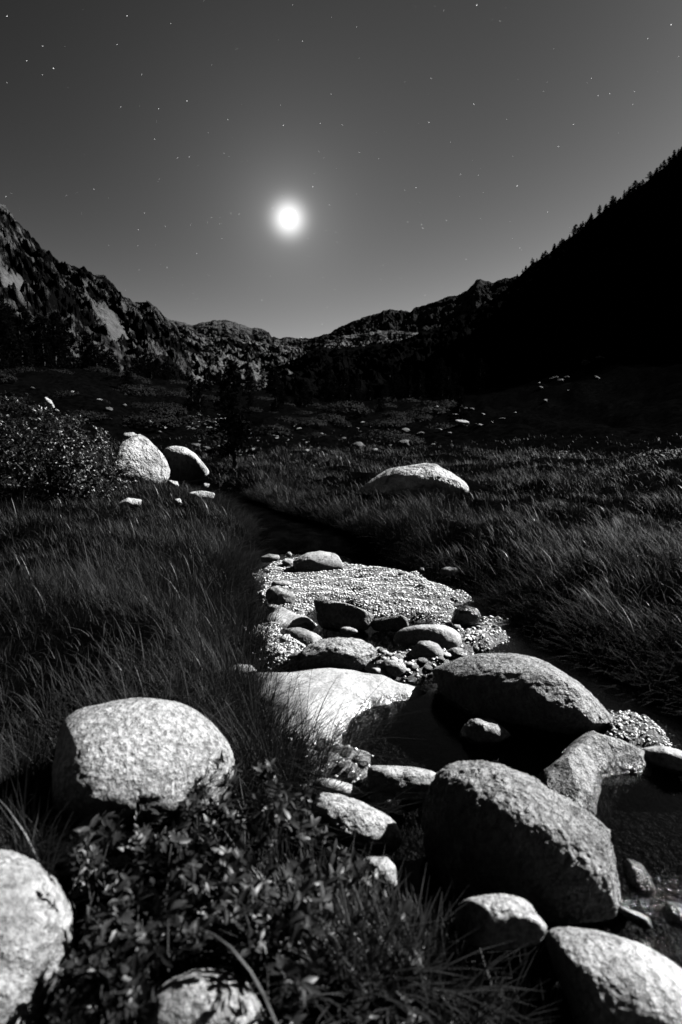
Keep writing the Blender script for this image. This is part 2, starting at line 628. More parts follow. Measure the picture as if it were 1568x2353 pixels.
def mountain(name, mat, ridge_px, extra, Rp, Fp, gamma, crag, crag_s, sil, step=0.11, rows=110, scree_z=None, seed=0.0, zfoot=None):
    """ridge_px: skyline points; extra: further (azimuth, elevation) beyond the frame; Rp / Fp: (azimuth, distance) of ridge / foot"""
    pts = sorted([azel(*p) for p in ridge_px] + list(extra))
    a0, a1 = pts[0][0], pts[-1][0]
    azs = np.arange(a0, a1, step)
    el = np.interp(azs, [p[0] for p in pts], [p[1] for p in pts])
    el = el + sil * fbm(np.stack([azs * 1.1, azs * 0 + seed, azs * 0], 1), 5, 0.6)
    R = np.interp(azs, [p[0] for p in Rp], [p[1] for p in Rp])
    Fd = np.interp(azs, [p[0] for p in Fp], [p[1] for p in Fp])
    ar = np.radians(azs)
    zr = CAMZ + R * np.tan(np.radians(el))
    fx, fy = Fd * np.sin(ar), Fd * np.cos(ar)
    zf = ground(fx, fy) - 3.0 if zfoot is None else np.full(len(ar), zfoot)
    t = np.linspace(0, 1, rows) ** 0.9
    t = np.concatenate([t, [1.03, 1.10, 1.25]])
    T, _ = np.meshgrid(t, azs, indexing='ij')
    tt = np.minimum(T, 1)
    d = Fd[None] + (R - Fd)[None] * T
    z = zf[None] + (zr - zf)[None] * tt ** gamma[None] if isinstance(gamma, np.ndarray) else zf[None] + (zr - zf)[None] * tt ** gamma
    z = np.where(T > 1, z - (T - 1) * (zr - zf)[None] * 2.0, z)
    x, y = d * np.sin(ar)[None], d * np.cos(ar)[None]
    P = np.stack([x, y, z], -1).reshape(-1, 3)
    env = (np.clip(np.sin(np.pi * np.clip(T, 0, 1)), 0, 1) ** 0.6).ravel() + 0.12
    q = P / crag_s
    c1 = ridged(q * np.array([1, 1, 0.8]) + seed, 5, 0.5) - 0.75
    c2 = fbm(q * 3.1 + 4.0 + seed, 4, 0.6)
    calm = np.zeros(len(P))
    if scree_z is not None:
        pr = P - EYE
        pu = pr[:, 1] * math.cos(PITCH) - pr[:, 2] * math.sin(PITCH)
        su = (pr[:, 0] / pu * FPX + W / 2) * 1568 / W
        sv = (H / 2 - (pr[:, 1] * math.sin(PITCH) + pr[:, 2] * math.cos(PITCH)) / pu * FPX) * 2353 / H
        for pl in scree_z:
            calm = np.maximum(calm, sstep(6, -8, poly_sd(su, sv, pl) + 10 * fbm(q * 2 + 3, 3)))
    amp = crag * env * (1 - 0.85 * calm)
    out = np.stack([np.sin(ar), np.cos(ar), 0 * ar], 1)
    out = np.broadcast_to(out[None], (len(t), len(azs), 3)).reshape(-1, 3)
    P = P + np.array([0, 0, 1.0]) * (amp * (0.55 * c1 + 0.35 * c2))[:, None] - out * (amp * (0.9 * c1 + 0.5 * c2))[:, None]
    me = mesh_np(name, P, grid_faces(len(t), len(azs))[:, ::-1], smooth=False)
    at = me.attributes.new('scree', 'FLOAT', 'POINT')
    at.data.foreach_set('value', calm.astype(np.float32))
    return tag(link(name, me, mat), kind='structure')


LEFT_SKY = [(0, 470), (14, 478), (30, 505), (60, 535), (82, 560), (110, 580), (128, 598), (150, 605), (200, 622), (240, 636), (262, 655), (290, 688), (322, 696),
            (345, 700), (365, 716), (385, 735), (408, 755), (420, 790), (435, 812), (450, 840)]
mountain('mountain_left', M['crag'], LEFT_SKY, [(-90, 30), (-70, 29), (-50, 26), (-40, 22), (-12, -1.5)],
         [(-90, 420), (-50, 480), (-31, 560), (-12, 760)], [(-90, 90), (-31, 110), (-16, 170), (-12, 220)], 1.15, 13.0, 60.0, 0.14, 0.11, 140,
         scree_z=[[(0, 610), (60, 660), (95, 700), (20, 690), (0, 670)], [(205, 705), (250, 715), (300, 770), (270, 785), (225, 745)]], seed=1.7)
FAR_SKY = [(380, 735), (410, 740), (440, 746), (470, 742), (500, 735), (535, 738), (560, 748), (600, 758), (618, 763), (624, 775), (650, 776), (690, 778), (728, 779),
           (760, 765), (800, 742), (850, 726), (868, 722), (880, 716), (905, 709), (925, 711), (944, 717), (950, 712), (985, 700), (1020, 684), (1060, 676),
           (1080, 660), (1096, 644), (1108, 643), (1130, 650), (1150, 641), (1190, 635), (1240, 615), (1300, 600)]
mountain('far_ridge', M['far_ridge'], FAR_SKY[:13] + [(760, 800)], [(-30, 6), (-22, 6)], [(-30, 2400), (-8, 2300), (0, 2000), (8, 1700), (32, 1500)],
         [(-30, 700), (0, 800), (32, 600)], 1.25, 24.0, 150.0, 0.13, 0.08, 120, seed=5.1)
mountain('far_right_ridge', M['far_shade'], [(600, 830), (650, 800), (690, 790)] + FAR_SKY[12:], [(26, 18), (32, 16)], [(-30, 2100), (0, 1900), (8, 1700), (32, 1500)],
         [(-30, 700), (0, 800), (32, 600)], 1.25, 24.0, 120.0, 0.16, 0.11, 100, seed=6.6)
KNOLL_SKY = [(396, 752), (425, 748), (450, 765), (470, 778), (520, 772), (560, 782), (610, 790), (650, 796), (690, 798), (720, 830)]
mountain('rocky_knoll', M['knoll'], KNOLL_SKY, [(-22, 1.5), (-2.0, -0.5)], [(-22, 900), (-2, 1000)], [(-22, 260), (-2, 260)], 1.0, 9.0, 42.0, 0.08, 0.08, 120, seed=8.4)
KNOLL2_SKY = [(640, 850), (700, 812), (740, 792), (790, 772), (830, 768), (870, 762), (920, 760), (1000, 770), (1080, 800)]
mountain('rocky_shoulder', M['knoll'], KNOLL2_SKY, [(14, 3.0), (18, 1.0), (-6, -1)], [(-6, 1150), (18, 1200)], [(-6, 330), (18, 350)], 1.0, 11.0, 60.0, 0.08, 0.09, 90, seed=12.4)
RIGHT_SKY = [(600, 875), (660, 838), (720, 802), (760, 800), (830, 795), (900, 790), (980, 762), (1040, 738), (1100, 706), (1150, 675), (1188, 642), (1212, 618), (1260, 585), (1330, 530), (1400, 478), (1500, 408), (1568, 345)]
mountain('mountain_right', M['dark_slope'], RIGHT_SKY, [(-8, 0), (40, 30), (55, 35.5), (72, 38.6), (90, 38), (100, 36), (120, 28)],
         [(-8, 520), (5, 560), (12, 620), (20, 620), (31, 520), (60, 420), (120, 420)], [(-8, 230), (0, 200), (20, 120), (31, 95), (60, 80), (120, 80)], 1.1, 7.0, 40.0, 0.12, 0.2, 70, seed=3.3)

# ---------------------------------------------------------------- moon and stars
bm = bmesh.new()
bmesh.ops.create_icosphere(bm, subdivisions=4, radius=9000 * math.tan(math.radians(0.75)))
me = bpy.data.meshes.new('moon')
bm.to_mesh(me)
bm.free()
tag(link('moon', me, M['moon'], loc=EYE + MOON_DIR * 9000), 'full white moon glaring in the night sky above the valley', 'moon')

BRIGHT = [(16, 37, 1.6), (292, 36, 1.8), (1096, 12, 1.8), (1543, 57, 2.0), (98, 106, 1.4), (123, 157, 1.8), (326, 171, 1.2), (430, 232, 1.6), (652, 288, 1.4), (991, 180, 1.1),
          (545, 112, 1.1), (1360, 180, 1.2), (787, 287, 1.1), (438, 517, 1.3), (550, 492, 1.6), (531, 490, 1.2), (757, 471, 1.0), (153, 449, 1.3), (969, 516, 2.2), (972, 524, 1.4),
          (1189, 427, 1.9), (1195, 570, 1.2), (602, 690, 1.3), (573, 660, 0.9), (452, 582, 1.0), (452, 686, 0.9), (876, 642, 0.9), (455, 380, 1.0), (1017, 660, 0.9),
          (320, 620, 1.0), (505, 515, 1.0), (820, 445, 1.0), (250, 455, 0.8), (1455, 240, 1.1), (1250, 210, 0.9), (1165, 275, 0.9), (696, 95, 1.0), (820, 62, 1.0)]
oct_v = np.array([[1, 0, 0], [-1, 0, 0], [0, 1, 0], [0, -1, 0], [0, 0, 1], [0, 0, -1]], float)
oct_f = np.array([[0, 2, 4], [2, 1, 4], [1, 3, 4], [3, 0, 4], [2, 0, 5], [1, 2, 5], [3, 1, 5], [0, 3, 5]])
sv, sf = [], []
rs = np.random.RandomState(3)
stars = [(fdir(u, v), s * 1.8) for u, v, s in BRIGHT]
for k in range(1500):
    a_ = math.radians(rs.uniform(-75, 75))
    e_ = math.asin(rs.uniform(0.02, 0.98))
    s_ = 0.9 + 1.8 * rs.power(0.3)
    stars.append((np.array([math.sin(a_) * math.cos(e_), math.cos(a_) * math.cos(e_), math.sin(e_)]), s_))
for k, (d, s) in enumerate(stars):
    sv.append(oct_v * s + d * 7000 + EYE)
    sf.append(oct_f + 6 * k)
tag(link('stars', mesh_np('stars', np.concatenate(sv), np.concatenate(sf)), M['star']), 'faint white stars scattered over the night sky', 'stars', kind='stuff')

# ---------------------------------------------------------------- rocks
_ico = {}


def ico(sub):
    if sub not in _ico:
        bm = bmesh.new()
        bmesh.ops.create_icosphere(bm, subdivisions=sub, radius=1)
        v = np.array([p.co for p in bm.verts])
        f = np.array([[q.index for q in p.verts] for p in bm.faces])
        bm.free()
        _ico[sub] = (v / np.linalg.norm(v, axis=1)[:, None], f)
    return _ico[sub]


def star_radius(poly, smooth_deg):
    """polar radius of a polygon about the origin, 720 samples"""
    P = np.asarray(poly)
    Q = np.roll(P, -1, 0)
    th = np.radians(np.arange(720) / 2.0)
    dx, dy = np.cos(th), np.sin(th)
    r = np.zeros(720)
    for (ax, ay), (bx, by) in zip(P, Q):
        ex, ey = bx - ax, by - ay
        den = dx * ey - dy * ex
        den = np.where(np.abs(den) < 1e-9, 1e-9, den)
        t = (ax * ey - ay * ex) / den
        s = (ax * dy - ay * dx) / den
        ok = (t > 0) & (s >= -1e-6) & (s <= 1 + 1e-6)
        r = np.where(ok, np.maximum(r, t), r)
    r[r == 0] = r[r > 0].mean()
    k = int(smooth_deg * 2)
    w = np.exp(-0.5 * (np.arange(-3 * k, 3 * k + 1) / k) ** 2)
    w /= w.sum()
    return np.convolve(np.concatenate([r[-3 * k:], r, r[:3 * k]]), w, 'valid')


ROCKS = []          # (x, y, radius) footprints, kept free of grass
_rk = [0]


def star_body(poly2, A, B, C, centre, half, p, sub, amp, freq, facets, smooth):
    dirs, f = ico(sub)
    rr = star_radius(poly2, smooth)
    a, b, c = dirs[:, 0], dirs[:, 1], dirs[:, 2]
    th = np.degrees(np.arctan2(b, a)) % 360
    rad = np.interp(th * 2, np.arange(721), np.append(rr, rr[0]))
    rho = np.hypot(a, b)
    nrm = (rho ** p + np.abs(c) ** p) ** (1 / p)
    rho, cc = rho / nrm, c / nrm
    ca, sa = np.cos(np.radians(th)), np.sin(np.radians(th))
    V = (rad * rho * ca)[:, None] * A + (rad * rho * sa)[:, None] * B + (cc * half)[:, None] * C
    size = rr.mean()
    _rk[0] += 1
    rs = np.random.RandomState(100 + _rk[0])
    off = rs.uniform(0, 50, 3)
    for k in range(facets):
        n = rs.normal(size=3)
        n /= np.linalg.norm(n)
        h = V @ n
        t = h.max() * rs.uniform(0.72, 0.9)
        ex = np.maximum(h - t, 0)
        V = V - n * (ex * 0.85)[:, None]
    q = V / size
    L = np.linalg.norm(V, axis=1)[:, None] + 1e-9
    disp = fbm(q * freq + off, 5, 0.55) * 0.8 + 0.35 * ridged(q * freq * 0.9 + off[::-1], 3)
    if sub >= 5:
        disp = disp + 0.10 * fbm(q * freq * 18.0 + off, 2, 0.6) - 0.30 * np.clip(ridged(q * freq * 5.0 + off, 2, 0.5) - 0.1, 0, None) + 0.22 * fbm(q * freq * 7.5 + off, 3, 0.6)
    V = V + V / L * (disp * amp * size)[:, None]
    pl = np.asarray(poly2)
    for ax, k in ((A, 0), (B, 1)):
        c_ = V @ ax
        w_ = pl[:, k].min() + (c_ - c_.min()) / (c_.max() - c_.min()) * np.ptp(pl[:, k])
        V = V + (w_ - c_)[:, None] * ax
    return V, f, size


def boulder(name, label, crop, pts, mat, pole=None, depth=0.9, zc=0.0, contact=None, p=2.2, sub=4, amp=0.035, freq=1.7, facets=0, smooth=4, back=0.55, cat='boulder', group=None):
    P = np.array(F(crop, pts))
    c = np.array(F(crop, [pole])[0]) if pole else P.mean(0)
    cu, cv = F(crop, [contact])[0] if contact else (P[:, 0].mean(), P[:, 1].max() - 0.10 * np.ptp(P[:, 1]))
    base = hit_z(cu, cv, zc) if zc is not None else hit_ground(cu, cv)
    d = fdir(*c)
    A = np.cross(d, [0, 0, 1.0])
    A /= np.linalg.norm(A)
    B = np.cross(A, d)
    yb = math.hypot(base[0], base[1])
    t0 = yb / math.hypot(d[0], d[1])
    hw = np.ptp(P[:, 0]) * W / 1568 / FPX * t0 / 2
    hh = np.ptp(P[:, 1]) * H / 2353 / FPX * t0 / 2
    half = depth * math.sqrt(hw * hh)
    t1 = t0 + half * back
    cen = EYE + d * t1
    loc = []
    for u, v in P:
        e = fdir(u, v)
        q = EYE + e * (t1 / np.dot(e, d)) - cen
        loc.append((q @ A, q @ B))
    V, f, size = star_body(loc, A, B, -d, cen, half, p, sub, amp, freq, facets, smooth)
    zmin = (V[:, 2]).min()
    root = np.array([cen[0], cen[1], cen[2] + zmin])
    me = mesh_np(name, V + cen - root, f)
    o = link(name, me, mat, loc=root)
    ROCKS.append((cen[0], cen[1], max(hw, half) * 0.75))
    return tag(o, label, cat, group)


def slab(name, label, crop, pts, mat, h=0.10, w=0.25, z=-0.05, amp=0.02, cat='rock slab'):
    """a low, broad rock given by its outline at the water line; any outline, also a hollow one"""
    P = np.array([hit_z(u, v, 0.0)[:2] for u, v in F(crop, pts)])
    lo, hi = P.min(0) - 0.06, P.max(0) + 0.06
    st = max(0.008, math.sqrt(np.prod(hi - lo) / 26000))
    xs, ys = np.arange(lo[0], hi[0], st), np.arange(lo[1], hi[1], st)
    X, Y = np.meshgrid(xs, ys)
    X, Y = X.ravel(), Y.ravel()
    sd = poly_sd(X, Y, P) + 0.035 * n2(X, Y, 4.0, 13.0, 3)
    t = np.clip((0.03 - sd) / w, 0, 1)
    Z = z + (h - z) * (1 - (1 - t) ** 2.2) + amp * n2(X, Y, 2.2, 14.0, 3) * t + 0.12 * amp * n2(X, Y, 16.0, 15.0, 3) - np.clip(sd - 0.03, 0, 1) * 4
    fc = grid_faces(len(ys), len(xs))
    fc = fc[(sd < 0.05)[fc].all(1)]
    used = np.unique(fc)
    re = np.zeros(len(X), int)
    re[used] = np.arange(len(used))
    c = P.mean(0)
    root = np.array([c[0], c[1], z])
    me = mesh_np(name, np.stack([X, Y, Z], 1)[used] - root, re[fc])
    o = link(name, me, mat, loc=root)
    return tag(o, label, cat)


B_ = boulder
# the stream's large boulders
B_('boulder', 'broad dark boulder with a lit rim beside the middle pool', 'F',
   [(985, 1610), (995, 1565), (1050, 1527), (1110, 1508), (1180, 1503), (1250, 1512), (1310, 1550), (1360, 1590), (1400, 1640), (1420, 1668), (1400, 1695), (1340, 1708),
    (1280, 1712), (1150, 1680), (1040, 1645)], M['granite_rough'], pole=(1325, 1600), depth=1.0, contact=(1180, 1655), sub=7, amp=0.04, p=1.6, back=0.5, facets=5)
B_('boulder', 'largest pitted boulder at lower right, black on its left side', 'F',
   [(1000, 1790), (1010, 1765), (1060, 1745), (1120, 1748), (1180, 1762), (1230, 1790), (1290, 1830), (1350, 1880), (1400, 1930), (1430, 1980), (1437, 2040), (1425, 2080), (1390, 2112),
    (1330, 2125), (1250, 2125), (1120, 2095), (1000, 2050), (955, 1970), (985, 1860)], M['granite_rough'], pole=(1225, 1895), depth=0.95, contact=(1250, 2085), sub=7, amp=0.042, freq=2.2, p=1.6, facets=5)
B_('rock', 'small pointed rock standing out of the middle pool', 'C8',
   [(640, 262), (655, 215), (690, 185), (740, 172), (790, 185), (830, 205), (858, 240), (850, 275), (800, 305), (720, 315)], M['granite_mid'], pole=(735, 215), depth=0.9,
   contact=(760, 280), amp=0.06, facets=6, cat='rock', p=1.7, smooth=2, sub=5)
slab('rock_slab', 'smooth white slab curving round the left of the middle pool', 'F',
     [(560, 1550), (640, 1543), (700, 1541), (800, 1545), (900, 1562), (978, 1590), (945, 1608), (870, 1630), (825, 1656), (797, 1690), (786, 1728), (740, 1735), (690, 1750), (620, 1700), (570, 1620)],
     M['granite_smooth'], h=0.11, w=0.32)
slab('rock_slab', 'grey pitted slab ridge between the two right pools', 'C8',
     [(945, 410), (1030, 340), (1110, 285), (1160, 250), (1220, 275), (1300, 318), (1445, 362), (1435, 415), (1340, 402), (1250, 435), (1212, 485), (1185, 570), (1120, 570), (1020, 490)],
     M['granite_rough'], h=0.12, w=0.22, amp=0.035)
B_('rock', 'dark rock with lit top cut by the right edge', 'F',
   [(1462, 1745), (1472, 1720), (1520, 1712), (1568, 1724), (1640, 1750), (1650, 1790), (1560, 1785), (1490, 1765)], M['granite_mid'], pole=(1540, 1735), contact=(1540, 1765), depth=0.9, cat='rock')
B_('rock', 'flat-topped grey rock on the near shore of the middle pool', 'C8',
   [(255, 420), (262, 374), (380, 375), (480, 384), (550, 403), (560, 450), (520, 520), (430, 570), (330, 540), (270, 480)], M['granite_mid'], pole=(400, 440), contact=(430, 520), depth=0.8, p=2.8, cat='rock', sub=6, facets=3, amp=0.045)
B_('rock', 'small pale rounded stone behind the pale boulder', 'C8',
   [(262, 505), (300, 488), (350, 486), (390, 494), (404, 520), (398, 560), (350, 575), (285, 545)], M['granite_pale'], pole=(345, 520), contact=(350, 550), cat='rock', p=2.6)
B_('boulder', 'pale speckled boulder in the centre foreground beside the shrub', 'C8',
   [(0, 560), (30, 505), (80, 488), (160, 494), (240, 528), (320, 568), (370, 600), (396, 640), (402, 690), (385, 730), (300, 750), (150, 730), (30, 680)], M['granite_speckled'], pole=(190, 600),
   contact=(250, 720), depth=0.9, sub=6, p=2.4, zc=0.02, amp=0.045, facets=4)
B_('rock', 'thin white stone wedged above the pale speckled boulder', 'C8',
   [(30, 470), (50, 427), (110, 428), (190, 453), (252, 490), (250, 510), (170, 520), (70, 505)], M['granite_smooth'], pole=(140, 475), contact=(150, 510), cat='rock')
B_('rock', 'small pale rock among grass below the pale speckled boulder', 'C8',
   [(230, 780), (260, 752), (340, 755), (376, 790), (384, 870), (340, 900), (260, 860)], M['granite_pale'], pole=(310, 810), contact=(310, 870), cat='rock', zc=0.12)
B_('boulder', 'blocky grey boulder half covered by grass in the lower middle', 'C8',
   [(610, 1030), (640, 950), (680, 925), (760, 914), (830, 909), (900, 924), (945, 950), (962, 992), (1002, 1030), (1005, 1080), (940, 1130), (800, 1150), (680, 1120)], M['granite_speckled'],
   pole=(800, 1000), contact=(820, 1090), zc=0.22, depth=0.8, sub=5, amp=0.05, facets=5)
B_('boulder', 'big pale boulder filling the bottom right corner', 'C8',
   [(1000, 1090), (1020, 1056), (1080, 1048), (1150, 1056), (1260, 1073), (1380, 1108), (1480, 1158), (1568, 1228), (1680, 1340), (1740, 1600), (1500, 1750), (1250, 1650), (1120, 1420), (1040, 1220)],
   M['granite_pale'], pole=(1230, 1300), contact=(1400, 1560), zc=0.02, depth=0.75, sub=6, amp=0.035, facets=3)
B_('boulder', 'large pale boulder cut by the lower left edge behind leaves', 'C7',
   [(-300, 820), (-120, 735), (0, 718), (70, 733), (160, 778), (240, 830), (300, 930), (335, 1050), (335, 1160), (290, 1260), (220, 1350), (180, 1450), (130, 1560), (60, 1720), (-300, 1760), (-420, 1300)],
   M['granite_pale'], pole=(-20, 1120), contact=(50, 1560), zc=0.16, depth=0.6, sub=6, amp=0.035, facets=2)
B_('boulder', 'mottled boulder at the bottom edge under grass stalks', 'C7',
   [(620, 1560), (690, 1400), (790, 1310), (900, 1268), (1000, 1272), (1100, 1308), (1160, 1380), (1210, 1480), (1250, 1620), (1000, 1760), (680, 1740)],
   M['granite_speckled'], pole=(930, 1430), contact=(940, 1640), zc=0.24, depth=0.8, sub=5)
B_('boulder', 'rounded speckled boulder standing in grass at left', 'F',
   [(132, 1710), (140, 1662), (180, 1635), (250, 1614), (320, 1605), (400, 1611), (450, 1638), (500, 1680), (532, 1722), (535, 1790), (470, 1870), (330, 1920), (190, 1910), (120, 1850), (118, 1770)],
   M['granite_speckled'], pole=(215, 1760), contact=(330, 1890), zc=0.2, depth=0.85, sub=6, amp=0.022, p=2.2)

# the smaller rocks round the gravel bar
R = lambda label, crop, pts, mat='granite_pale', **k: B_('rock', label, crop, pts, M[mat], **{**dict(cat='rock', amp=0.05, facets=3, zc=0.03 if crop == 'C6' else 0.0), **k})
R('bulky white stone at the upstream end of the gravel bar', 'C6', [(278, 200), (320, 160), (380, 125), (450, 111), (530, 129), (580, 165), (596, 212), (565, 245), (480, 250), (420, 270), (360, 262), (295, 240)],
  'granite_smooth', pole=(390, 190), contact=(430, 250), sub=5)
R('small pale stone by the grass at the gravel bar top left', 'C6', [(75, 155), (130, 130), (180, 139), (197, 165), (160, 188), (95, 185)], pole=(140, 155))
R('dark stone left of the bulky white stone', 'C6', [(210, 180), (225, 166), (270, 163), (295, 185), (280, 225), (225, 218)], 'granite_mid')
R('tiny upright stone in the water behind the gravel bar', 'C6', [(238, 140), (244, 122), (262, 117), (274, 134), (268, 150), (245, 150)])
R('rugged grey rock against the left bank', 'C6', [(105, 390), (130, 350), (170, 333), (220, 353), (270, 368), (298, 400), (288, 445), (250, 478), (180, 470), (125, 445)], 'granite_mid', pole=(220, 385), sub=5)
R('flat stone above the rugged grey left bank rock', 'C6', [(140, 325), (160, 302), (230, 298), (275, 318), (240, 350), (160, 350)], 'granite_mid')
R('small stone below the rugged grey left bank rock', 'C6', [(120, 460), (160, 447), (210, 462), (212, 485), (150, 492)])
slab('rock_slab', 'pale sloping slab left of the dark flat block', 'C6', [(85, 595), (115, 520), (170, 493), (240, 498), (300, 533), (360, 560), (430, 578), (400, 600), (300, 608), (220, 616), (160, 620)],
     M['granite_smooth'], h=0.09, w=0.16)
slab('rock_slab', 'long low grey rock in front of the small pool', 'C6', [(185, 618), (250, 642), (330, 637), (400, 653), (465, 690), (420, 726), (330, 720), (240, 672)], M['granite_mid'], h=0.06, w=0.08, amp=0.03)
R('long black flat block in the middle of the gravel', 'C6', [(405, 470), (412, 435), (450, 414), (520, 424), (620, 444), (720, 484), (790, 524), (775, 570), (755, 610), (640, 625), (480, 620), (415, 570)],
  'granite_rough', pole=(650, 462), contact=(600, 590), depth=0.6, p=2.0, sub=5, facets=6, smooth=2)
R('low black block right of the long flat block', 'C6', [(765, 560), (775, 538), (830, 528), (900, 534), (960, 513), (1002, 535), (1010, 590), (940, 625), (800, 620)], 'granite_rough', pole=(960, 520), contact=(880, 600), depth=0.6, p=2.5)
R('small egg-shaped white stone before the black block', 'C6', [(572, 608), (600, 590), (640, 592), (672, 605), (687, 622), (655, 640), (590, 638)], 'granite_smooth', facets=0)
B_('boulder', 'pyramid-shaped boulder with bright right face in mid stream', 'C6',
   [(330, 840), (350, 790), (400, 745), (460, 690), (520, 667), (600, 654), (690, 659), (750, 685), (802, 725), (814, 760), (792, 795), (780, 845), (720, 890), (640, 905), (500, 905), (390, 895)],
   M['granite_speckled'], pole=(630, 740), contact=(560, 880), depth=1.0, sub=6, amp=0.06, facets=6, p=1.7)
R('low pale stone left of the pyramid-shaped boulder', 'C6', [(235, 795), (290, 750), (400, 730), (435, 735), (400, 790), (310, 825)], 'granite_mid')
R('domed grey rock right of the gravel bar', 'C6', [(915, 660), (980, 600), (1060, 580), (1150, 574), (1230, 577), (1290, 600), (1336, 640), (1345, 700), (1300, 750), (1220, 770), (1100, 740), (980, 710)],
  'granite_mid', pole=(1150, 610), contact=(1130, 730), sub=5, facets=1)
R('round dark stone in front of the domed grey rock', 'C6', [(1010, 780), (1040, 720), (1080, 680), (1140, 677), (1190, 695), (1226, 740), (1230, 795), (1200, 815), (1100, 820), (1040, 815)], 'granite_mid', pole=(1130, 720), facets=0)
R('knobbly pale stone right of the pyramid-shaped boulder', 'C6', [(835, 830), (880, 797), (940, 809), (996, 840), (988, 890), (940, 910), (870, 895)], pole=(920, 835), amp=0.09)
R('small grey stone above the knobbly pale stone', 'C6', [(895, 785), (910, 762), (950, 758), (988, 790), (965, 815), (905, 812)], 'granite_mid')
R('tiny pale stone near the round dark stone', 'C6', [(955, 730), (965, 715), (988, 711), (1012, 745), (995, 760), (962, 755)])
R('flat white stone at the foot of the pyramid-shaped boulder', 'C6', [(765, 870), (780, 848), (830, 848), (872, 890), (850, 912), (785, 905)], 'granite_smooth')
R('dark angular stone right of the domed grey rock', 'C6', [(1245, 765), (1260, 738), (1300, 718), (1350, 728), (1368, 778), (1310, 800), (1255, 795)], 'granite_rough')
R('dark mossy hump at the right end of the gravel bar', 'C6', [(1275, 560), (1300, 480), (1370, 454), (1440, 474), (1468, 525), (1430, 590), (1340, 600)], 'wet_rock', pole=(1400, 500), sub=5, facets=0)
R('small stone under the dark mossy hump', 'C6', [(1370, 575), (1385, 545), (1415, 540), (1428, 570), (1410, 592), (1380, 592)])
R('small round stone above the domed grey rock', 'C6', [(1280, 590), (1300, 575), (1335, 578), (1343, 605), (1325, 622), (1290, 612)])
R('half-buried grey stone on the right of the gravel bar', 'C6', [(1042, 350), (1080, 315), (1130, 328), (1158, 358), (1100, 368)], 'granite_mid', pole=(1105, 330))
R('flat grey stone on the far edge of the gravel bar', 'C6', [(940, 255), (955, 245), (990, 241), (1042, 266), (1020, 280), (960, 276)], 'granite_mid')
R('small flat stone on the gravel bar rim behind', 'C6', [(825, 240), (860, 224), (890, 235), (882, 254), (835, 252)])
R('dim stone in the shaded water right of the gravel bar', 'C6', [(1205, 240), (1215, 225), (1250, 211), (1310, 219), (1328, 248), (1270, 272), (1220, 265)], 'granite_rough', facets=0)
R('tiny white stone in shade beyond the gravel bar', 'C6', [(1075, 230), (1085, 216), (1105, 220), (1108, 236), (1085, 242)])
R('ledge-like stone touching the broad dark boulder', 'C6', [(1290, 835), (1340, 790), (1430, 768), (1492, 788), (1490, 830), (1400, 855), (1320, 860)], 'granite_mid', pole=(1400, 790))
R('pale bedrock lump showing through the left bank grass', 'C5', [(820, 730), (850, 708), (890, 715), (920, 750), (910, 790), (850, 790)], 'granite_pale', zc=0.12)
R('white stone under overhanging grass left of the slab', 'C5', [(1050, 790), (1090, 765), (1150, 770), (1180, 795), (1150, 815), (1070, 815)], 'granite_smooth', zc=0.08)
# lower right, wet
R('wet dark rock right of the largest pitted boulder', 'C8', [(1320, 800), (1340, 760), (1400, 785), (1440, 840), (1460, 900), (1420, 930), (1350, 900)], 'wet_rock', contact=(1400, 890), sub=5)
R('lit angular stone in the splashing water at right', 'C8', [(1300, 975), (1312, 955), (1390, 985), (1430, 1005), (1455, 1050), (1400, 1055), (1340, 1020)], 'granite_mid', contact=(1400, 1050), sub=5)
R('small wet stone below the lit angular stone', 'C8', [(1375, 1110), (1390, 1092), (1430, 1110), (1440, 1140), (1400, 1150)], 'wet_rock')
R('wet black stone in the stream at the right edge', 'C8', [(1480, 980), (1500, 940), (1560, 950), (1610, 1010), (1580, 1060), (1510, 1040)], 'wet_rock', sub=5)
R('dim round stone lying under the middle pool surface', 'C8', [(425, 180), (440, 150), (480, 142), (520, 152), (530, 178), (505, 205), (450, 208)], 'granite_pale', zc=-0.11, facets=0)
R('dim stone lying under the right pool surface', 'C8', [(1262, 480), (1280, 452), (1330, 445), (1370, 470), (1375, 505), (1320, 525), (1275, 515)], 'granite_pale', zc=-0.11, facets=0)
# meadow boulders
B_('boulder', 'tall white boulder standing against the dark bush at left', 'C3',
   [(520, 590), (525, 530), (545, 500), (565, 480), (600, 462), (640, 444), (682, 454), (720, 490), (752, 540), (781, 600), (784, 640), (755, 690), (700, 700), (630, 695), (560, 670)],
   M['granite_far'], pole=(530, 600), contact=(680, 680), zc=None, depth=0.8, sub=6, amp=0.04, facets=3, p=1.8)
B_('boulder', 'black-fronted boulder beside the tall white boulder', 'C3',
   [(743, 560), (752, 512), (800, 497), (850, 504), (900, 538), (940, 588), (967, 628), (950, 660), (880, 675), (800, 675), (765, 650)],
   M['granite_far'], pole=(895, 555), contact=(860, 655), zc=None, depth=0.7, sub=5, amp=0.035, p=1.7)
B_('boulder', 'wide lone boulder in the middle of the meadow', 'C4',
   [(75, 730), (130, 680), (180, 640), (240, 598), (320, 589), (400, 576), (440, 579), (480, 604), (540, 638), (577, 670), (590, 705), (560, 735), (500, 748), (400, 765), (300, 785), (200, 785), (120, 765)],
   M['granite_far'], pole=(460, 668), contact=(380, 745), zc=None, depth=1.05, sub=6, amp=0.035, facets=3, back=0.6, p=1.75)
R('small flat stone in front of the wide lone boulder', 'C4', [(355, 745), (365, 735), (400, 727), (428, 740), (410, 755), (370, 756)], 'granite_far', zc=None)
R('white flat stone beside the upstream channel', 'C3', [(866, 718), (880, 708), (930, 703), (988, 714), (975, 740), (920, 760), (890, 745)], 'granite_far', zc=None)
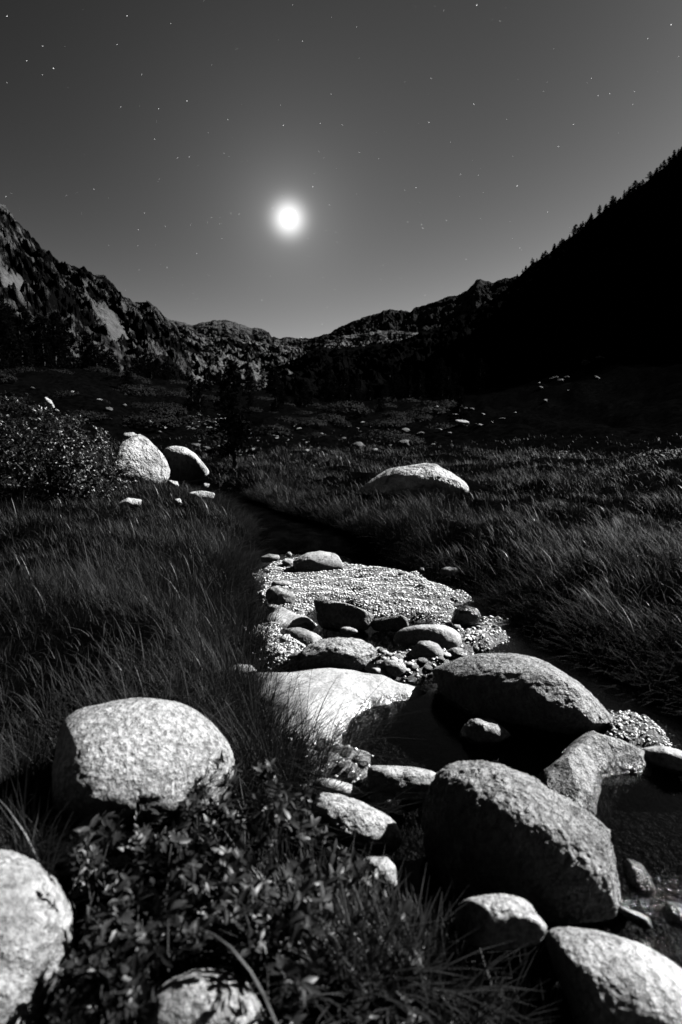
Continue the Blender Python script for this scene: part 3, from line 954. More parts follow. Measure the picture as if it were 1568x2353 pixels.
R('white stone at the foot of the dark left bush', 'C3', [(535, 770), (560, 750), (590, 735), (652, 744), (645, 780), (560, 792)], 'granite_far', zc=None)
R('small pale stone on the bank below the tall white boulder', 'C3', [(795, 765), (805, 742), (828, 738), (838, 765), (818, 778)], 'granite_far', zc=None)
R('white stone between the tall white boulder and the stream', 'C3', [(770, 670), (780, 655), (820, 662), (822, 682), (790, 690)], 'granite_far', zc=None)
R('small white stone below the black-fronted boulder', 'C3', [(925, 685), (940, 668), (965, 672), (955, 690), (935, 695)], 'granite_far', zc=None)
R('tall pale rock on the slope behind the dark left bush', 'C3', [(200, 285), (208, 272), (235, 288), (252, 320), (245, 340), (215, 325)], 'granite_far', zc=None)
R('rounded dark stone behind the tall white boulder', 'C3', [(562, 450), (575, 437), (610, 435), (632, 448), (625, 468), (575, 470)], 'granite_far', zc=None)

# loose rocks on the valley floor and slopes: alike ones share one description
variants = []
for k in range(7):
    dirs, f = ico(3)
    rs = np.random.RandomState(300 + k)
    V = dirs * rs.uniform(0.75, 1.15, 3) * np.array([1, 0.9, 0.62])
    for j in range(7):
        n = rs.normal(size=3)
        n /= np.linalg.norm(n)
        h = V @ n
        V = V - n * (np.maximum(h - h.max() * rs.uniform(0.62, 0.88), 0) * 0.9)[:, None]
    V = V + dirs * (0.10 * fbm(dirs * 1.6 + 7 * k, 4))[:, None]
    V[:, 2] -= V[:, 2].min() * 0.75
    variants.append(mesh_np('loose_rock', V, f))
    variants[-1].materials.append(M['granite_far'])


def loose(u, v, wpx, label, group, mat='granite_far'):
    p = hit_ground(u, v, 320)
    if p is None:
        return
    dist = np.linalg.norm(p - EYE)
    s = wpx * W / 1568 / FPX * dist / 2
    k = random.randrange(7)
    o = link('loose_rock', variants[k], loc=(p[0], p[1], ground(p[0], p[1])[0] - 0.15 * s))
    o.scale = (s * random.uniform(0.85, 1.15), s * random.uniform(0.8, 1.1), s * random.uniform(0.45, 0.85))
    o.rotation_euler = (random.uniform(-0.3, 0.3), random.uniform(-0.3, 0.3), random.uniform(0, 6.28))
    o.material_slots[0].link = 'OBJECT'
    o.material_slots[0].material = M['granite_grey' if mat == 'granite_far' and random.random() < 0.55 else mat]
    tag(o, label, 'rock', group)


for (u, v, w_) in [(c[0], c[1], w) for c, w in zip(F('C3', [(410, 378), (150, 240), (330, 258), (745, 420), (573, 325), (900, 500), (500, 338), (262, 338), (455, 290), (735, 440), (830, 402), (950, 518), (690, 392)]),
                                                  [14, 12, 12, 26, 14, 26, 22, 12, 14, 10, 8, 22, 20])]:
    loose(u, v, w_, 'small rock on the dark slope behind the white boulders', 'rocks on the left slope')
rs = np.random.RandomState(21)
for k in range(60):
    u, v = F('C3', [(rs.uniform(860, 1050), 0)])[0][0], F('C3', [(0, 350 + 90 * rs.beta(1.6, 1.6) + 0)])[0][1]
    loose(u, v, rs.uniform(5, 13), 'small broken block in the scree patch left of centre', 'blocks of the scree patch')
for k in range(95):
    c = F('C3', [(rs.uniform(900, 1800), rs.uniform(395, 545))])[0]
    loose(c[0], c[1], 3 + 13 * rs.power(0.6), 'small rock strewn on the dark valley floor at centre', 'rocks on the valley floor')
for c, w in zip(F('C4', [(410, 338), (572, 332), (555, 395), (295, 432), (365, 458), (80, 518), (155, 525), (230, 498), (655, 358), (455, 432), (425, 492), (290, 495), (600, 340), (570, 412), (500, 450), (690, 395),
                         (740, 375), (640, 408), (800, 348), (620, 405), (440, 330), (520, 365)]),
                [18, 12, 34, 26, 22, 46, 20, 14, 10, 12, 12, 34, 14, 10, 14, 10, 16, 12, 8, 8, 14, 22]):
    loose(c[0], c[1], w, 'rock on the dark ground behind the lone boulder', 'rocks behind the lone boulder')
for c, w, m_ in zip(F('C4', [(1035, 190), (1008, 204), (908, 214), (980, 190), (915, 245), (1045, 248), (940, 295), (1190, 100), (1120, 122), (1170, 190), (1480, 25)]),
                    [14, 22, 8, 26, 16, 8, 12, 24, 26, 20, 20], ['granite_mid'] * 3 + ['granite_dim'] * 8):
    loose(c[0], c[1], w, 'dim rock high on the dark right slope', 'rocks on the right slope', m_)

# cobbles along the stream
cob = []
for k in range(5):
    dirs, f = ico(3)
    V = dirs * np.array([1, 0.8, 0.55]) * (1 + 0.13 * fbm(dirs * 1.3 + 5 * k, 3))[:, None]
    V[:, 2] -= V[:, 2].min() * 0.8
    me = mesh_np('cobble', V, f)
    me.materials.append(M['pebble' if k % 2 else 'granite_pale'])
    cob.append(me)


def cobbles(crop, poly, n, smin, smax, label, group, mat=None):
    P = np.array(F(crop, poly))
    k = 0
    while k < n:
        u, v = rs.uniform(P[:, 0].min(), P[:, 0].max()), rs.uniform(P[:, 1].min(), P[:, 1].max())
        if poly_sd(np.array([u]), np.array([v]), P)[0] > 0:
            continue
        p = hit_z(u, v, 0.02)
        k += 1
        s = rs.uniform(smin, smax)
        z = ground(p[0], p[1])[0]
        o = link('cobble', cob[rs.randint(5)], loc=(p[0], p[1], z - 0.1 * s))
        o.scale = (s, s * rs.uniform(0.8, 1.1), s * rs.uniform(0.7, 1.1))
        o.rotation_euler = (rs.uniform(-.25, .25), rs.uniform(-.25, .25), rs.uniform(0, 6.28))
        if mat:
            o.material_slots[0].link = 'OBJECT'
            o.material_slots[0].material = M[mat]
        tag(o, label, 'cobble', group)


cobbles('C6', [(730, 760), (1000, 720), (1250, 700), (1250, 880), (1080, 940), (900, 930), (760, 890)], 70, 0.012, 0.035, 'cobble in the dark gap right of the pyramid-shaped boulder', 'cobbles right of the pyramid-shaped boulder')
cobbles('C6', [(60, 620), (200, 625), (250, 690), (380, 730), (200, 850), (90, 800)], 30, 0.012, 0.03, 'cobble below the left bank slab', 'cobbles below the left slab')
cobbles('C6', [(1330, 560), (1560, 600), (1560, 740), (1350, 760)], 40, 0.01, 0.025, 'small cobble in the shade right of the gravel bar', 'cobbles right of the gravel bar')
cobbles('C8', [(20, 290), (120, 310), (250, 360), (240, 440), (60, 420)], 18, 0.01, 0.028, 'cobble beside the pool edge at the foot of the grass', 'cobbles at the pool edge', 'wet_rock')
cobbles('C8', [(1260, 190), (1400, 200), (1490, 290), (1420, 320), (1300, 300)], 8, 0.01, 0.022, 'cobble at the right end of the broad dark boulder', 'cobbles by the broad dark boulder')

# gravel, uncountable
dirs1, f1 = ico(1)
gv, gf, kk = [], [], 0
rs = np.random.RandomState(5)
for poly, n, s0, s1 in ((BARS[0], 12500, 0.0035, 0.013), (BARS[1], 2200, 0.004, 0.014), (BARS[2], 1500, 0.004, 0.015), (BARS[3], 700, 0.004, 0.010), (BARS[4], 90, 0.004, 0.012)):
    lo, hi = poly.min(0), poly.max(0)
    q = rs.uniform(lo - 0.1, hi + 0.1, (n * 4, 2))
    q = q[poly_sd(q[:, 0], q[:, 1], poly) + 0.10 * n2(q[:, 0], q[:, 1], 3.5, 6.0, 2) < 0.10 * rs.power(0.5, len(q)) - 0.02][:n]
    z = ground(q[:, 0], q[:, 1])
    for (x, y), zz in zip(q, z):
        s = s0 + (s1 - s0) * rs.power(0.45)
        th = rs.uniform(0, 6.28)
        v = dirs1 * np.array([1, rs.uniform(.6, .95), rs.uniform(.4, .75)]) * s * rs.uniform(0.8, 1.2, (len(dirs1), 1))
        c_, s_ = math.cos(th), math.sin(th)
        tl = rs.uniform(-.4, .4)
        gv.append(np.stack([v[:, 0] * c_ - v[:, 1] * s_ + x, v[:, 0] * s_ + v[:, 1] * c_ + y, v[:, 2] + tl * v[:, 0] + zz + s * 0.25], 1))
        gf.append(f1 + kk)
        kk += len(dirs1)
tag(link('gravel', mesh_np('gravel', np.concatenate(gv), np.concatenate(gf)), M['gravel']), 'bright fine gravel of the bars in the stream', 'gravel', kind='stuff')


# ---------------------------------------------------------------- grass
def blades(root, L, bend, phi, width, seg=3):
    """vectorised grass blades -> verts, quads"""
    n = len(L)
    ts = np.linspace(0, 1, seg + 1)
    lx, ly = np.cos(phi), np.sin(phi)
    wx, wy = -ly, lx
    V = np.zeros((n, seg + 1, 2, 3))
    for k, t in enumerate(ts):
        up = L * (t - 0.45 * bend * t * t)
        ou = L * bend * (0.25 * t + 0.75 * t * t)
        w = width * (1 - t) ** 0.7 * (0.6 + 0.4 * min(1, t * 4)) + width * 0.06
        cx, cy, cz = root[:, 0] + lx * ou, root[:, 1] + ly * ou, root[:, 2] + up
        for j, sg in enumerate((-1, 1)):
            V[:, k, j, 0] = cx + sg * wx * w / 2
            V[:, k, j, 1] = cy + sg * wy * w / 2
            V[:, k, j, 2] = cz
    base = np.arange(n)[:, None] * (2 * (seg + 1))
    fs = []
    for k in range(seg):
        fs.append(np.concatenate([base + 2 * k, base + 2 * k + 1, base + 2 * k + 3, base + 2 * k + 2], 1))
    return V.reshape(-1, 3), np.concatenate(fs)


def free_of_rocks(x, y):
    ok = np.ones(len(x), bool)
    for rx, ry, rr in ROCKS:
        ok &= (x - rx) ** 2 + (y - ry) ** 2 > (rr * 0.95) ** 2
    return ok


SHRUB = np.array(F('F', [(95, 2370), (150, 2240), (205, 2150), (180, 2040), (165, 1950), (215, 1885), (300, 1850), (370, 1800), (430, 1765), (500, 1740), (560, 1735), (640, 1760), (700, 1800), (735, 1880),
                         (780, 1950), (880, 2010), (960, 2110), (1000, 2230), (1050, 2370), (680, 2370), (620, 2270), (540, 2215), (430, 2210), (350, 2270), (310, 2370)]))
SHRUB_PLAN = np.array([hit_z(u, v, 0.30)[:2] for u, v in SHRUB])
rs = np.random.RandomState(42)


def bank_sd(x, y):
    return poly_sd(x, y, CORRIDOR) + 0.10 * n2(x, y, 1.3, 2.0, 2)


def allowed(x, y, sd, m):
    return (sd > m) & free_of_rocks(x, y) & (poly_sd(x, y, SHRUB_PLAN) > 0.06)


# tussock centres, thinner with distance; a second set of long ones crowds the bank edges
NC = 10500
cd = np.exp(rs.uniform(math.log(1.25), math.log(21), NC))
ca = np.radians(rs.uniform(-42, 42, NC))
cx, cy = cd * np.sin(ca), cd * np.cos(ca)
ex, ey = rs.uniform(-2.2, 3.2, 9000), rs.uniform(2.0, 10.0, 9000)
esd = bank_sd(ex, ey)
em = (esd > 0.10) & (esd < 0.42)
ex, ey = ex[em][:620], ey[em][:620]
cx, cy = np.concatenate([cx, ex]), np.concatenate([cy, ey])
isedge = np.arange(len(cx)) >= NC
cd = np.hypot(cx, cy)
csd = bank_sd(cx, cy)
ctus = n2(cx, cy, 0.9, 21.0, 2)
ok = allowed(cx, cy, csd, 0.10) & (rs.uniform(size=len(cx)) < np.where(isedge, 1, np.clip(0.62 + 1.15 * ctus, 0.03, 1) * sstep(21, 15, cd)))
cx, cy, cd, csd, ctus, isedge = (q[ok] for q in (cx, cy, cd, csd, ctus, isedge))
nc = len(cx)
cl = np.where(isedge, rs.uniform(0.14, 0.27, nc), (0.08 + 0.17 * rs.uniform(size=nc) ** 1.6) * (1 + 0.55 * np.clip(ctus, -0.8, 0.9)))
cr = rs.uniform(0.05, 0.13, nc) * (1 + 0.07 * cd)
cw = 6.28 * n2(cx, cy, 0.35, 31.0, 1) + 0.4 + 1.1 * rs.normal(size=nc)
nb = np.where(isedge, 62, rs.randint(26, 56, nc))
idx = np.repeat(np.arange(nc), nb)
n = len(idx)
off = rs.normal(size=(n, 2)) * cr[idx][:, None] * 0.8
rr_ = np.hypot(off[:, 0], off[:, 1]) / cr[idx]
x, y = cx[idx] + off[:, 0], cy[idx] + off[:, 1]
# short sparse undergrowth between the tussocks
ud = np.exp(rs.uniform(math.log(1.25), math.log(24), 40000))
ua = np.radians(rs.uniform(-42, 42, 40000))
x, y = np.concatenate([x, ud * np.sin(ua)]), np.concatenate([y, ud * np.cos(ua)])
nu = len(x) - n
sd = bank_sd(x, y)
eps = 0.05
cgx = (poly_sd(cx + eps, cy, CORRIDOR) - poly_sd(cx - eps, cy, CORRIDOR)) / (2 * eps)
cgy = (poly_sd(cx, cy + eps, CORRIDOR) - poly_sd(cx, cy - eps, CORRIDOR)) / (2 * eps)
gxn, gyn = np.concatenate([cgx[idx], np.zeros(nu)]), np.concatenate([cgy[idx], np.zeros(nu)])
edge = np.exp(-(sd / 0.5) ** 2) * 1.2
ang_ = np.concatenate([cw[idx], rs.uniform(0, 6.28, nu)])
rad_ = np.concatenate([off / (cr[idx][:, None] + 1e-6), np.zeros((nu, 2))])
vx = np.cos(ang_) * 0.45 + rad_[:, 0] * 0.8 + 0.75 * rs.normal(size=n + nu) - gxn * edge
vy = np.sin(ang_) * 0.45 + rad_[:, 1] * 0.8 + 0.75 * rs.normal(size=n + nu) - gyn * edge
phi = np.arctan2(vy, vx)
L = np.concatenate([cl[idx] * rs.uniform(0.5, 1.15, n), rs.uniform(0.05, 0.15, nu)])
bend = np.clip(np.concatenate([0.22 + 0.38 * rr_, np.full(nu, 0.5)]) + rs.normal(0, 0.17, n + nu) + 0.2 * edge, 0.05, 1.15)
dist = np.hypot(x, y)
wd = np.maximum(0.0032, 0.00085 * dist) * rs.uniform(0.6, 1.4, n + nu)
ok = allowed(x, y, sd, 0.06) & (dist < 22)
x, y, sd, phi, L, bend, wd, dist = (q[ok] for q in (x, y, sd, phi, L, bend, wd, dist))
z = ground(x, y) - 0.02
left = (x < 0.15) & ~((dist > 7.5) & (x > -1.6))
for nm, msk, lab in (('bank_grass', left, 'thick dark grass of the left bank'), ('meadow_grass', ~left, 'dark meadow grass on the right and behind the stream')):
    VV, FF, k0 = [], [], 0
    for mm, sg in ((msk & (dist < 3.0), 4), (msk & (dist >= 3.0) & (dist < 8), 3), (msk & (dist >= 8), 2)):
        V, Fq = blades(np.stack([x, y, z], 1)[mm], L[mm], bend[mm], phi[mm], wd[mm], sg)
        VV.append(V)
        FF.append(Fq + k0)
        k0 += len(V)
    V, Fq = np.concatenate(VV), np.concatenate(FF)
    tag(link(nm, mesh_np(nm, V, Fq), M['grass']), lab, 'grass', kind='stuff')


sel = rs.choice(len(x), 5200, replace=False)
nn_ = len(sel)
V, Fq = blades(np.stack([x, y, z], 1)[sel], np.clip(L[sel] * rs.uniform(1.0, 1.5, nn_), 0.08, 0.45), np.clip(rs.normal(0.5, 0.3, nn_), 0.03, 1.3),
               phi[sel] + rs.normal(0, 0.9, nn_), wd[sel] * rs.uniform(1.0, 1.7, nn_), 4)
tag(link('dry_grass', mesh_np('dry_grass', V, Fq), M['straw']), 'pale dry stalks scattered through the dark grass', 'grass', kind='stuff')


# the big tufts that hang over the left bank
for tu, tv_, tz, tl, lab in ((560, 1395, 0.30, 0.46, 'tall arching grass tuft on the left bank beside the gravel bar top'),
                             (575, 1520, 0.26, 0.40, 'grass tuft arching over the bank left of the pale sloping slab'),
                             (640, 1690, 0.24, 0.44, 'thick dark grass tuft hanging over the smooth white slab'),
                             (690, 1790, 0.20, 0.36, 'ragged grass tuft above the pale speckled boulder'),
                             (545, 1262, 0.34, 0.42, 'rounded grass tuft where the channel bends behind the gravel bar')):
    c_ = hit_z(tu, tv_, tz)
    n_ = 620
    o_xy = rs.normal(size=(n_, 2)) * 0.10 * np.array([1.0, 1.2])
    rt_ = np.stack([c_[0] + o_xy[:, 0], c_[1] + o_xy[:, 1], np.zeros(n_)], 1)
    rt_[:, 2] = ground(rt_[:, 0], rt_[:, 1]) - 0.02
    ph_ = np.arctan2(o_xy[:, 1] * 5 + rs.normal(0, 0.45, n_) - 0.35, o_xy[:, 0] * 5 + rs.normal(0, 0.45, n_) + 0.55)
    V, Fq = blades(rt_ - c_, tl * rs.uniform(0.5, 1.15, n_), np.clip(rs.normal(0.62, 0.22, n_), 0.1, 1.15), ph_, rs.uniform(0.0025, 0.006, n_), 5)
    tag(link('grass_tuft', mesh_np('grass_tuft', V, Fq), M['grass'], loc=c_), lab, 'grass tuft', 'big grass tufts along the left bank')


# ---------------------------------------------------------------- shrubs
def leaf_arrays(pos, nrm, axis, ln, wd, fold=0.25):
    """n leaves, each a folded pointed oval of 8 triangles"""
    n = len(pos)
    side = np.cross(nrm, axis)
    side /= np.linalg.norm(side, axis=1)[:, None] + 1e-9
    nrm = np.cross(axis, side)
    prof = [(0.0, 0.0), (0.28, 0.36), (0.6, 0.46), (0.85, 0.24), (1.0, 0.0)]
    V = []
    for t, w in prof:
        mid = pos + axis * (ln * (t - 0.15))[:, None] + nrm * (-0.22 * ln * t * t)[:, None]
        V += [mid - side * (w * wd)[:, None] + nrm * (fold * w * wd)[:, None], mid, mid + side * (w * wd)[:, None] + nrm * (fold * w * wd)[:, None]]
    V = np.stack(V, 1)
    b = np.arange(n)[:, None] * 15
    fs = []
    for k in range(4):
        for j in (0, 1):
            i0 = 3 * k + j
            fs.append(np.concatenate([b + i0, b + i0 + 1, b + i0 + 4, b + i0 + 3], 1))
    return V.reshape(-1, 3), np.concatenate(fs)


def unit(a):
    return a / (np.linalg.norm(a, axis=-1, keepdims=True) + 1e-9)


def tube(pts, rad, seg=6):
    pts = np.asarray(pts, float)
    V, fs = [], []
    for k, p in enumerate(pts):
        t = unit(pts[min(k + 1, len(pts) - 1)] - pts[max(k - 1, 0)])
        a = unit(np.cross(t, [0.3, 0.9, 0.1]))
        b = np.cross(t, a)
        for j in range(seg):
            th = 6.2832 * j / seg
            V.append(p + rad[k] * (a * math.cos(th) + b * math.sin(th)))
    for k in range(len(pts) - 1):
        for j in range(seg):
            fs.append([k * seg + j, k * seg + (j + 1) % seg, (k + 1) * seg + (j + 1) % seg, (k + 1) * seg + j])
    return np.array(V), np.array(fs)


def sprigs(tips, updir, n_leaf, ln, rs, spread=0.9):
    """whorls of leaves round shoot tips"""
    m = len(tips)
    pos = np.repeat(tips, n_leaf, 0)
    up = np.repeat(updir, n_leaf, 0)
    r = unit(rs.normal(size=pos.shape))
    r = unit(r - up * (r * up).sum(1)[:, None])
    el = rs.uniform(0.05, 0.95, len(pos))[:, None]
    axis = unit(r * (1 - el * 0.5) + up * el * spread)
    nrm = unit(up - axis * (up * axis).sum(1)[:, None] + 0.25 * rs.normal(size=pos.shape))
    pos = pos - up * rs.uniform(0, 1.3, len(pos))[:, None] * ln * 0.7
    L = ln * rs.uniform(0.6, 1.25, len(pos))
    return pos, nrm, axis, L


# foreground shrub: canopy over a plan region, whorled leaves on shoots
fg = empty('leafy_shrub', (-0.35, 1.35, 0.2))
tag(fg, 'low leafy shrub spreading over the lower left foreground', 'shrub')
rs = np.random.RandomState(77)
tips, upd = [], []
while len(tips) < 640:
    u, v = rs.uniform(40, 1060), rs.uniform(1720, 2380)
    if poly_sd(np.array([u]), np.array([v]), SHRUB)[0] > 0 or perlin(np.array([[u / 75.0, v / 75.0, 3.3]]))[0] < -0.25:
        continue
    hgt = 0.42 + 0.05 * math.sin(u * 0.011) + 0.06 * rs.normal()
    hgt -= 0.10 * sstep(330, 200, u) * sstep(1950, 2020, v)
    hgt -= 0.2 * sstep(640, 900, u) + 0.14 * sstep(520, 600, u) * sstep(900, 760, u) * sstep(2120, 2200, v)
    p = hit_z(u, v, max(0.2, hgt))
    tips.append(p)
    upd.append(unit(np.array([rs.normal() * 0.8, rs.normal() * 0.8 - 0.15, 1.0])))
tips, upd = np.array(tips), np.array(upd)
pos, nrm, axis, L = sprigs(tips, upd, 9, 0.036, rs)
camd = np.linalg.norm(pos - EYE, axis=1)
show = np.argsort(camd / L - 40 * (pos[:, 2] - 0.3))[:300]
pick = np.zeros(len(pos), bool)
pick[show] = True
V, Fq = leaf_arrays(pos[~pick], nrm[~pick], axis[~pick], L[~pick], L[~pick] * 0.36)
fo = link('foliage', mesh_np('foliage', V - np.array(fg.location), Fq), M['leaf'], fg)
fo['kind'] = 'stuff'
lv, lf_ = leaf_arrays(np.zeros((1, 3)), np.array([[0, 0, 1.0]]), np.array([[0, 1.0, 0]]), np.array([1.0]), np.array([0.36]))
leaf_me = mesh_np('leaf', lv, lf_)
leaf_me.materials.append(M['leaf'])
from mathutils import Matrix
for k in np.nonzero(pick)[0]:
    o = link('leaf', leaf_me, None, fg)
    ax, nn = axis[k], nrm[k]
    sd_ = unit(np.cross(nn, ax))
    nn = np.cross(ax, sd_)
    q = -sd_
    m4 = Matrix(((q[0], ax[0], -nn[0], 0), (q[1], ax[1], -nn[1], 0), (q[2], ax[2], -nn[2], 0), (0, 0, 0, 1)))
    m4 = Matrix(((-q[0], ax[0], -nn[0] * -1, 0), (-q[1], ax[1], nn[1], 0), (-q[2], ax[2], nn[2], 0), (0, 0, 0, 1)))
    o.matrix_local = Matrix.Translation(Vector(pos[k]) - fg.location) @ m4 @ Matrix.Scale(L[k], 4)
for k in range(0, len(tips), 5):
    t = tips[k]
    b = np.array([t[0] + rs.normal() * 0.05, t[1] + rs.normal() * 0.05, ground(t[0], t[1])[0] - 0.03])
    mid = (t + b) / 2 + rs.normal(size=3) * 0.02
    tv, tf = tube([b, mid, t], [0.004, 0.003, 0.0015], 5)
    link('stem', mesh_np('stem', tv - np.array(fg.location), tf), M['bark'], fg)


def bush(label, crop, outline, dist_c, depth, n_tip, ln, group=None, zbase=None, mat='bush_leaf'):
    """a rounded bush whose crown fills its outline; shoots in a shell and inside"""
    P = np.array(F(crop, outline))
    rs = np.random.RandomState(int(P[0, 0] * 7) % 9999)
    c = P.mean(0)
    d = fdir(*c)
    cen = EYE + d * dist_c / math.hypot(d[0], d[1])
    zb = ground(cen[0], cen[1])[0]
    root = empty('bush', (cen[0], cen[1], zb))
    tag(root, label, 'bush', group)
    tips, upd = [], []
    A = unit(np.cross(d, [0, 0, 1.0]))
    B = np.cross(A, d)
    Lf = dist_c / math.hypot(d[0], d[1])
    sdmax = -poly_sd(P[:, 0] * 0 + c[0], P[:, 1] * 0 + c[1], P)[0]
    while len(tips) < n_tip:
        u = rs.uniform(P[:, 0].min(), P[:, 0].max(), 400)
        v = rs.uniform(P[:, 1].min(), P[:, 1].max(), 400)
        s = -poly_sd(u, v, P)
        for uu, vv, ss in zip(u, v, s):
            if ss <= 0 or len(tips) >= n_tip:
                continue
            bulge = math.sqrt(max(0.0, 1 - (1 - min(1, ss / sdmax)) ** 2))
            t = Lf - depth * bulge * (1 if rs.uniform() < 0.75 else rs.uniform(-1, 1)) * rs.uniform(0.8, 1.06)
            e = fdir(uu, vv)
            p = EYE + e * (t / np.dot(e, d))
            k = 1 + 0.12 * perlin(np.array([p * 2.2]))[0]
            tips.append(cen + (p - cen) * k)
            o = p - cen
            upd.append(unit(unit(o) * 0.9 + np.array([0, 0, 0.7]) + rs.normal(size=3) * 0.35))
    tips, upd = np.array(tips), np.array(upd)
    pos, nrm, axis, L = sprigs(tips, upd, 7, ln, rs)
    keepm = pos[:, 2] > ground(pos[:, 0], pos[:, 1]) - 0.02
    pos, nrm, axis, L = pos[keepm], nrm[keepm], axis[keepm], L[keepm]
    V, Fq = leaf_arrays(pos, nrm, axis, L, L * 0.42)
    o = link('foliage', mesh_np('foliage', V - np.array(root.location), Fq), M[mat], root)
    o['kind'] = 'stuff'
    for k in range(10):
        t = tips[rs.randint(len(tips))]
        b = np.array([cen[0] + rs.normal() * 0.2, cen[1] + rs.normal() * 0.2, zb - 0.05])
        tv, tf = tube([b, (t * 0.5 + b * 0.5) + rs.normal(size=3) * 0.05, t], [0.02, 0.014, 0.005], 5)
        link('stem', mesh_np('stem', tv - np.array(root.location), tf), M['bark'], root)
    return root


bush('large dark leafy bush on the left beside the tall white boulder', 'C3', [(-160, 300), (0, 265), (110, 262), (200, 300), (330, 345), (420, 385), (490, 440), (535, 510), (590, 585), (622, 650), (600, 720), (520, 775), (380, 800), (0, 830), (-200, 830), (-240, 520)],
     9.6, 1.5, 2100, 0.055)
bush('low rounded bush behind the right end of the lone boulder', 'C4', [(380, 560), (430, 530), (520, 520), (600, 528), (680, 550), (720, 585), (600, 605), (450, 600)], 19, 0.8, 330, 0.085, 'low bushes along the meadow edge', mat='heath_glint')
bush('long low bush at the far edge of the right meadow', 'C4', [(790, 580), (860, 540), (950, 520), (1030, 520), (1100, 535), (1170, 560), (1190, 590), (1000, 620), (830, 615)], 17, 0.8, 420, 0.085, 'low bushes along the meadow edge', mat='heath_glint')
bush('low bush at the far meadow edge by the right border', 'C4', [(1190, 580), (1250, 545), (1340, 520), (1450, 510), (1568, 515), (1680, 530), (1700, 600), (1400, 610), (1220, 610)], 16, 0.9, 480, 0.085, 'low bushes along the meadow edge', mat='heath_glint')
bush('small dark bush at the meadow edge left of the lone boulder', 'C3', [(1090, 620), (1110, 575), (1180, 555), (1270, 560), (1330, 590), (1320, 620), (1200, 632)], 21, 0.6, 200, 0.09, 'low bushes along the meadow edge', mat='heath_glint')

# heath clumps on the valley slopes
rs = np.random.RandomState(66)
HEATH = []
for k in range(3):
    d_ = unit(rs.normal(size=(260, 3)))
    d_[:, 2] = np.abs(d_[:, 2])
    tp = d_ * np.array([1.0, 1.0, 0.5]) * (0.75 + 0.3 * rs.uniform(size=(260, 1)))
    po, nr, ax_, L_ = sprigs(tp, unit(d_ + np.array([0, 0, 0.5])), 6, 0.11, rs)
    V, Fq = leaf_arrays(po, nr, ax_, L_, L_ * 0.45)
    me = mesh_np('heath_clump', V, Fq)
    me.materials.append(M['heath'])
    HEATH.append(me)
ha = np.radians(rs.uniform(-34, 12, 90))
hd = np.exp(rs.uniform(math.log(20), math.log(75), 90))
hx, hy = hd * np.sin(ha), hd * np.cos(ha)
hz = ground(hx, hy)
for k in range(90):
    o = link('heath_clump', HEATH[k % 3], loc=(hx[k], hy[k], hz[k] - 0.05))
    w_ = rs.uniform(0.5, 1.3) * (0.6 + hd[k] / 60)
    o.scale = (w_, w_ * rs.uniform(0.7, 1.2), w_ * rs.uniform(0.5, 1.0))
    o.rotation_euler = (0, 0, rs.uniform(0, 6.28))
    side_ = 'left' if hx[k] < -6 else ('right' if hx[k] > 8 else 'central')
    tag(o, 'dark heath clump on the %s valley floor beyond the meadow' % side_, 'shrub', 'heath clumps on the %s valley floor' % side_)

# single stalks and coarse blades in the foreground
rs = np.random.RandomState(9)
st_root = empty('grass_stalk', hit_z(640, 2420, 0.15))
pts = [st_root.location, hit_z(650, 2390, 0.50), hit_z(605, 2285, 0.57), hit_z(575, 2232, 0.60), hit_z(530, 2177, 0.61), hit_z(490, 2147, 0.60), hit_z(465, 2137, 0.58)]
tv, tf = tube(np.array(pts), [0.003, 0.0026, 0.0023, 0.002, 0.0017, 0.0013, 0.0007], 6)
link('stem', mesh_np('stem', tv - np.array(st_root.location), tf), M['stalk'], st_root)
tag(st_root, 'pale grass stalk arching over the mottled bottom boulder', 'grass stalk')

n = 4200
u = rs.uniform(640, 1290, n)
v = rs.uniform(2080, 2420, n)
rt = np.array([hit_z(a, b, 0.12) for a, b in zip(u, v)])
ok = free_of_rocks(rt[:, 0], rt[:, 1]) | (rs.uniform(size=n) < 0.15)
rt = rt[ok]
rt[:, 2] = ground(rt[:, 0], rt[:, 1]) - 0.02
rt = rt[bank_sd(rt[:, 0], rt[:, 1]) > -0.05]
n = len(rt)
V, Fq = blades(rt, rs.uniform(0.12, 0.34, n), np.clip(rs.normal(0.5, 0.25, n), 0.1, 1.1), rs.uniform(0, 6.28, n), rs.uniform(0.003, 0.011, n), 5)
tag(link('coarse_grass', mesh_np('coarse_grass', V, Fq), M['leaf']), 'coarse blurred grass blades in the bottom centre foreground', 'grass', kind='stuff')


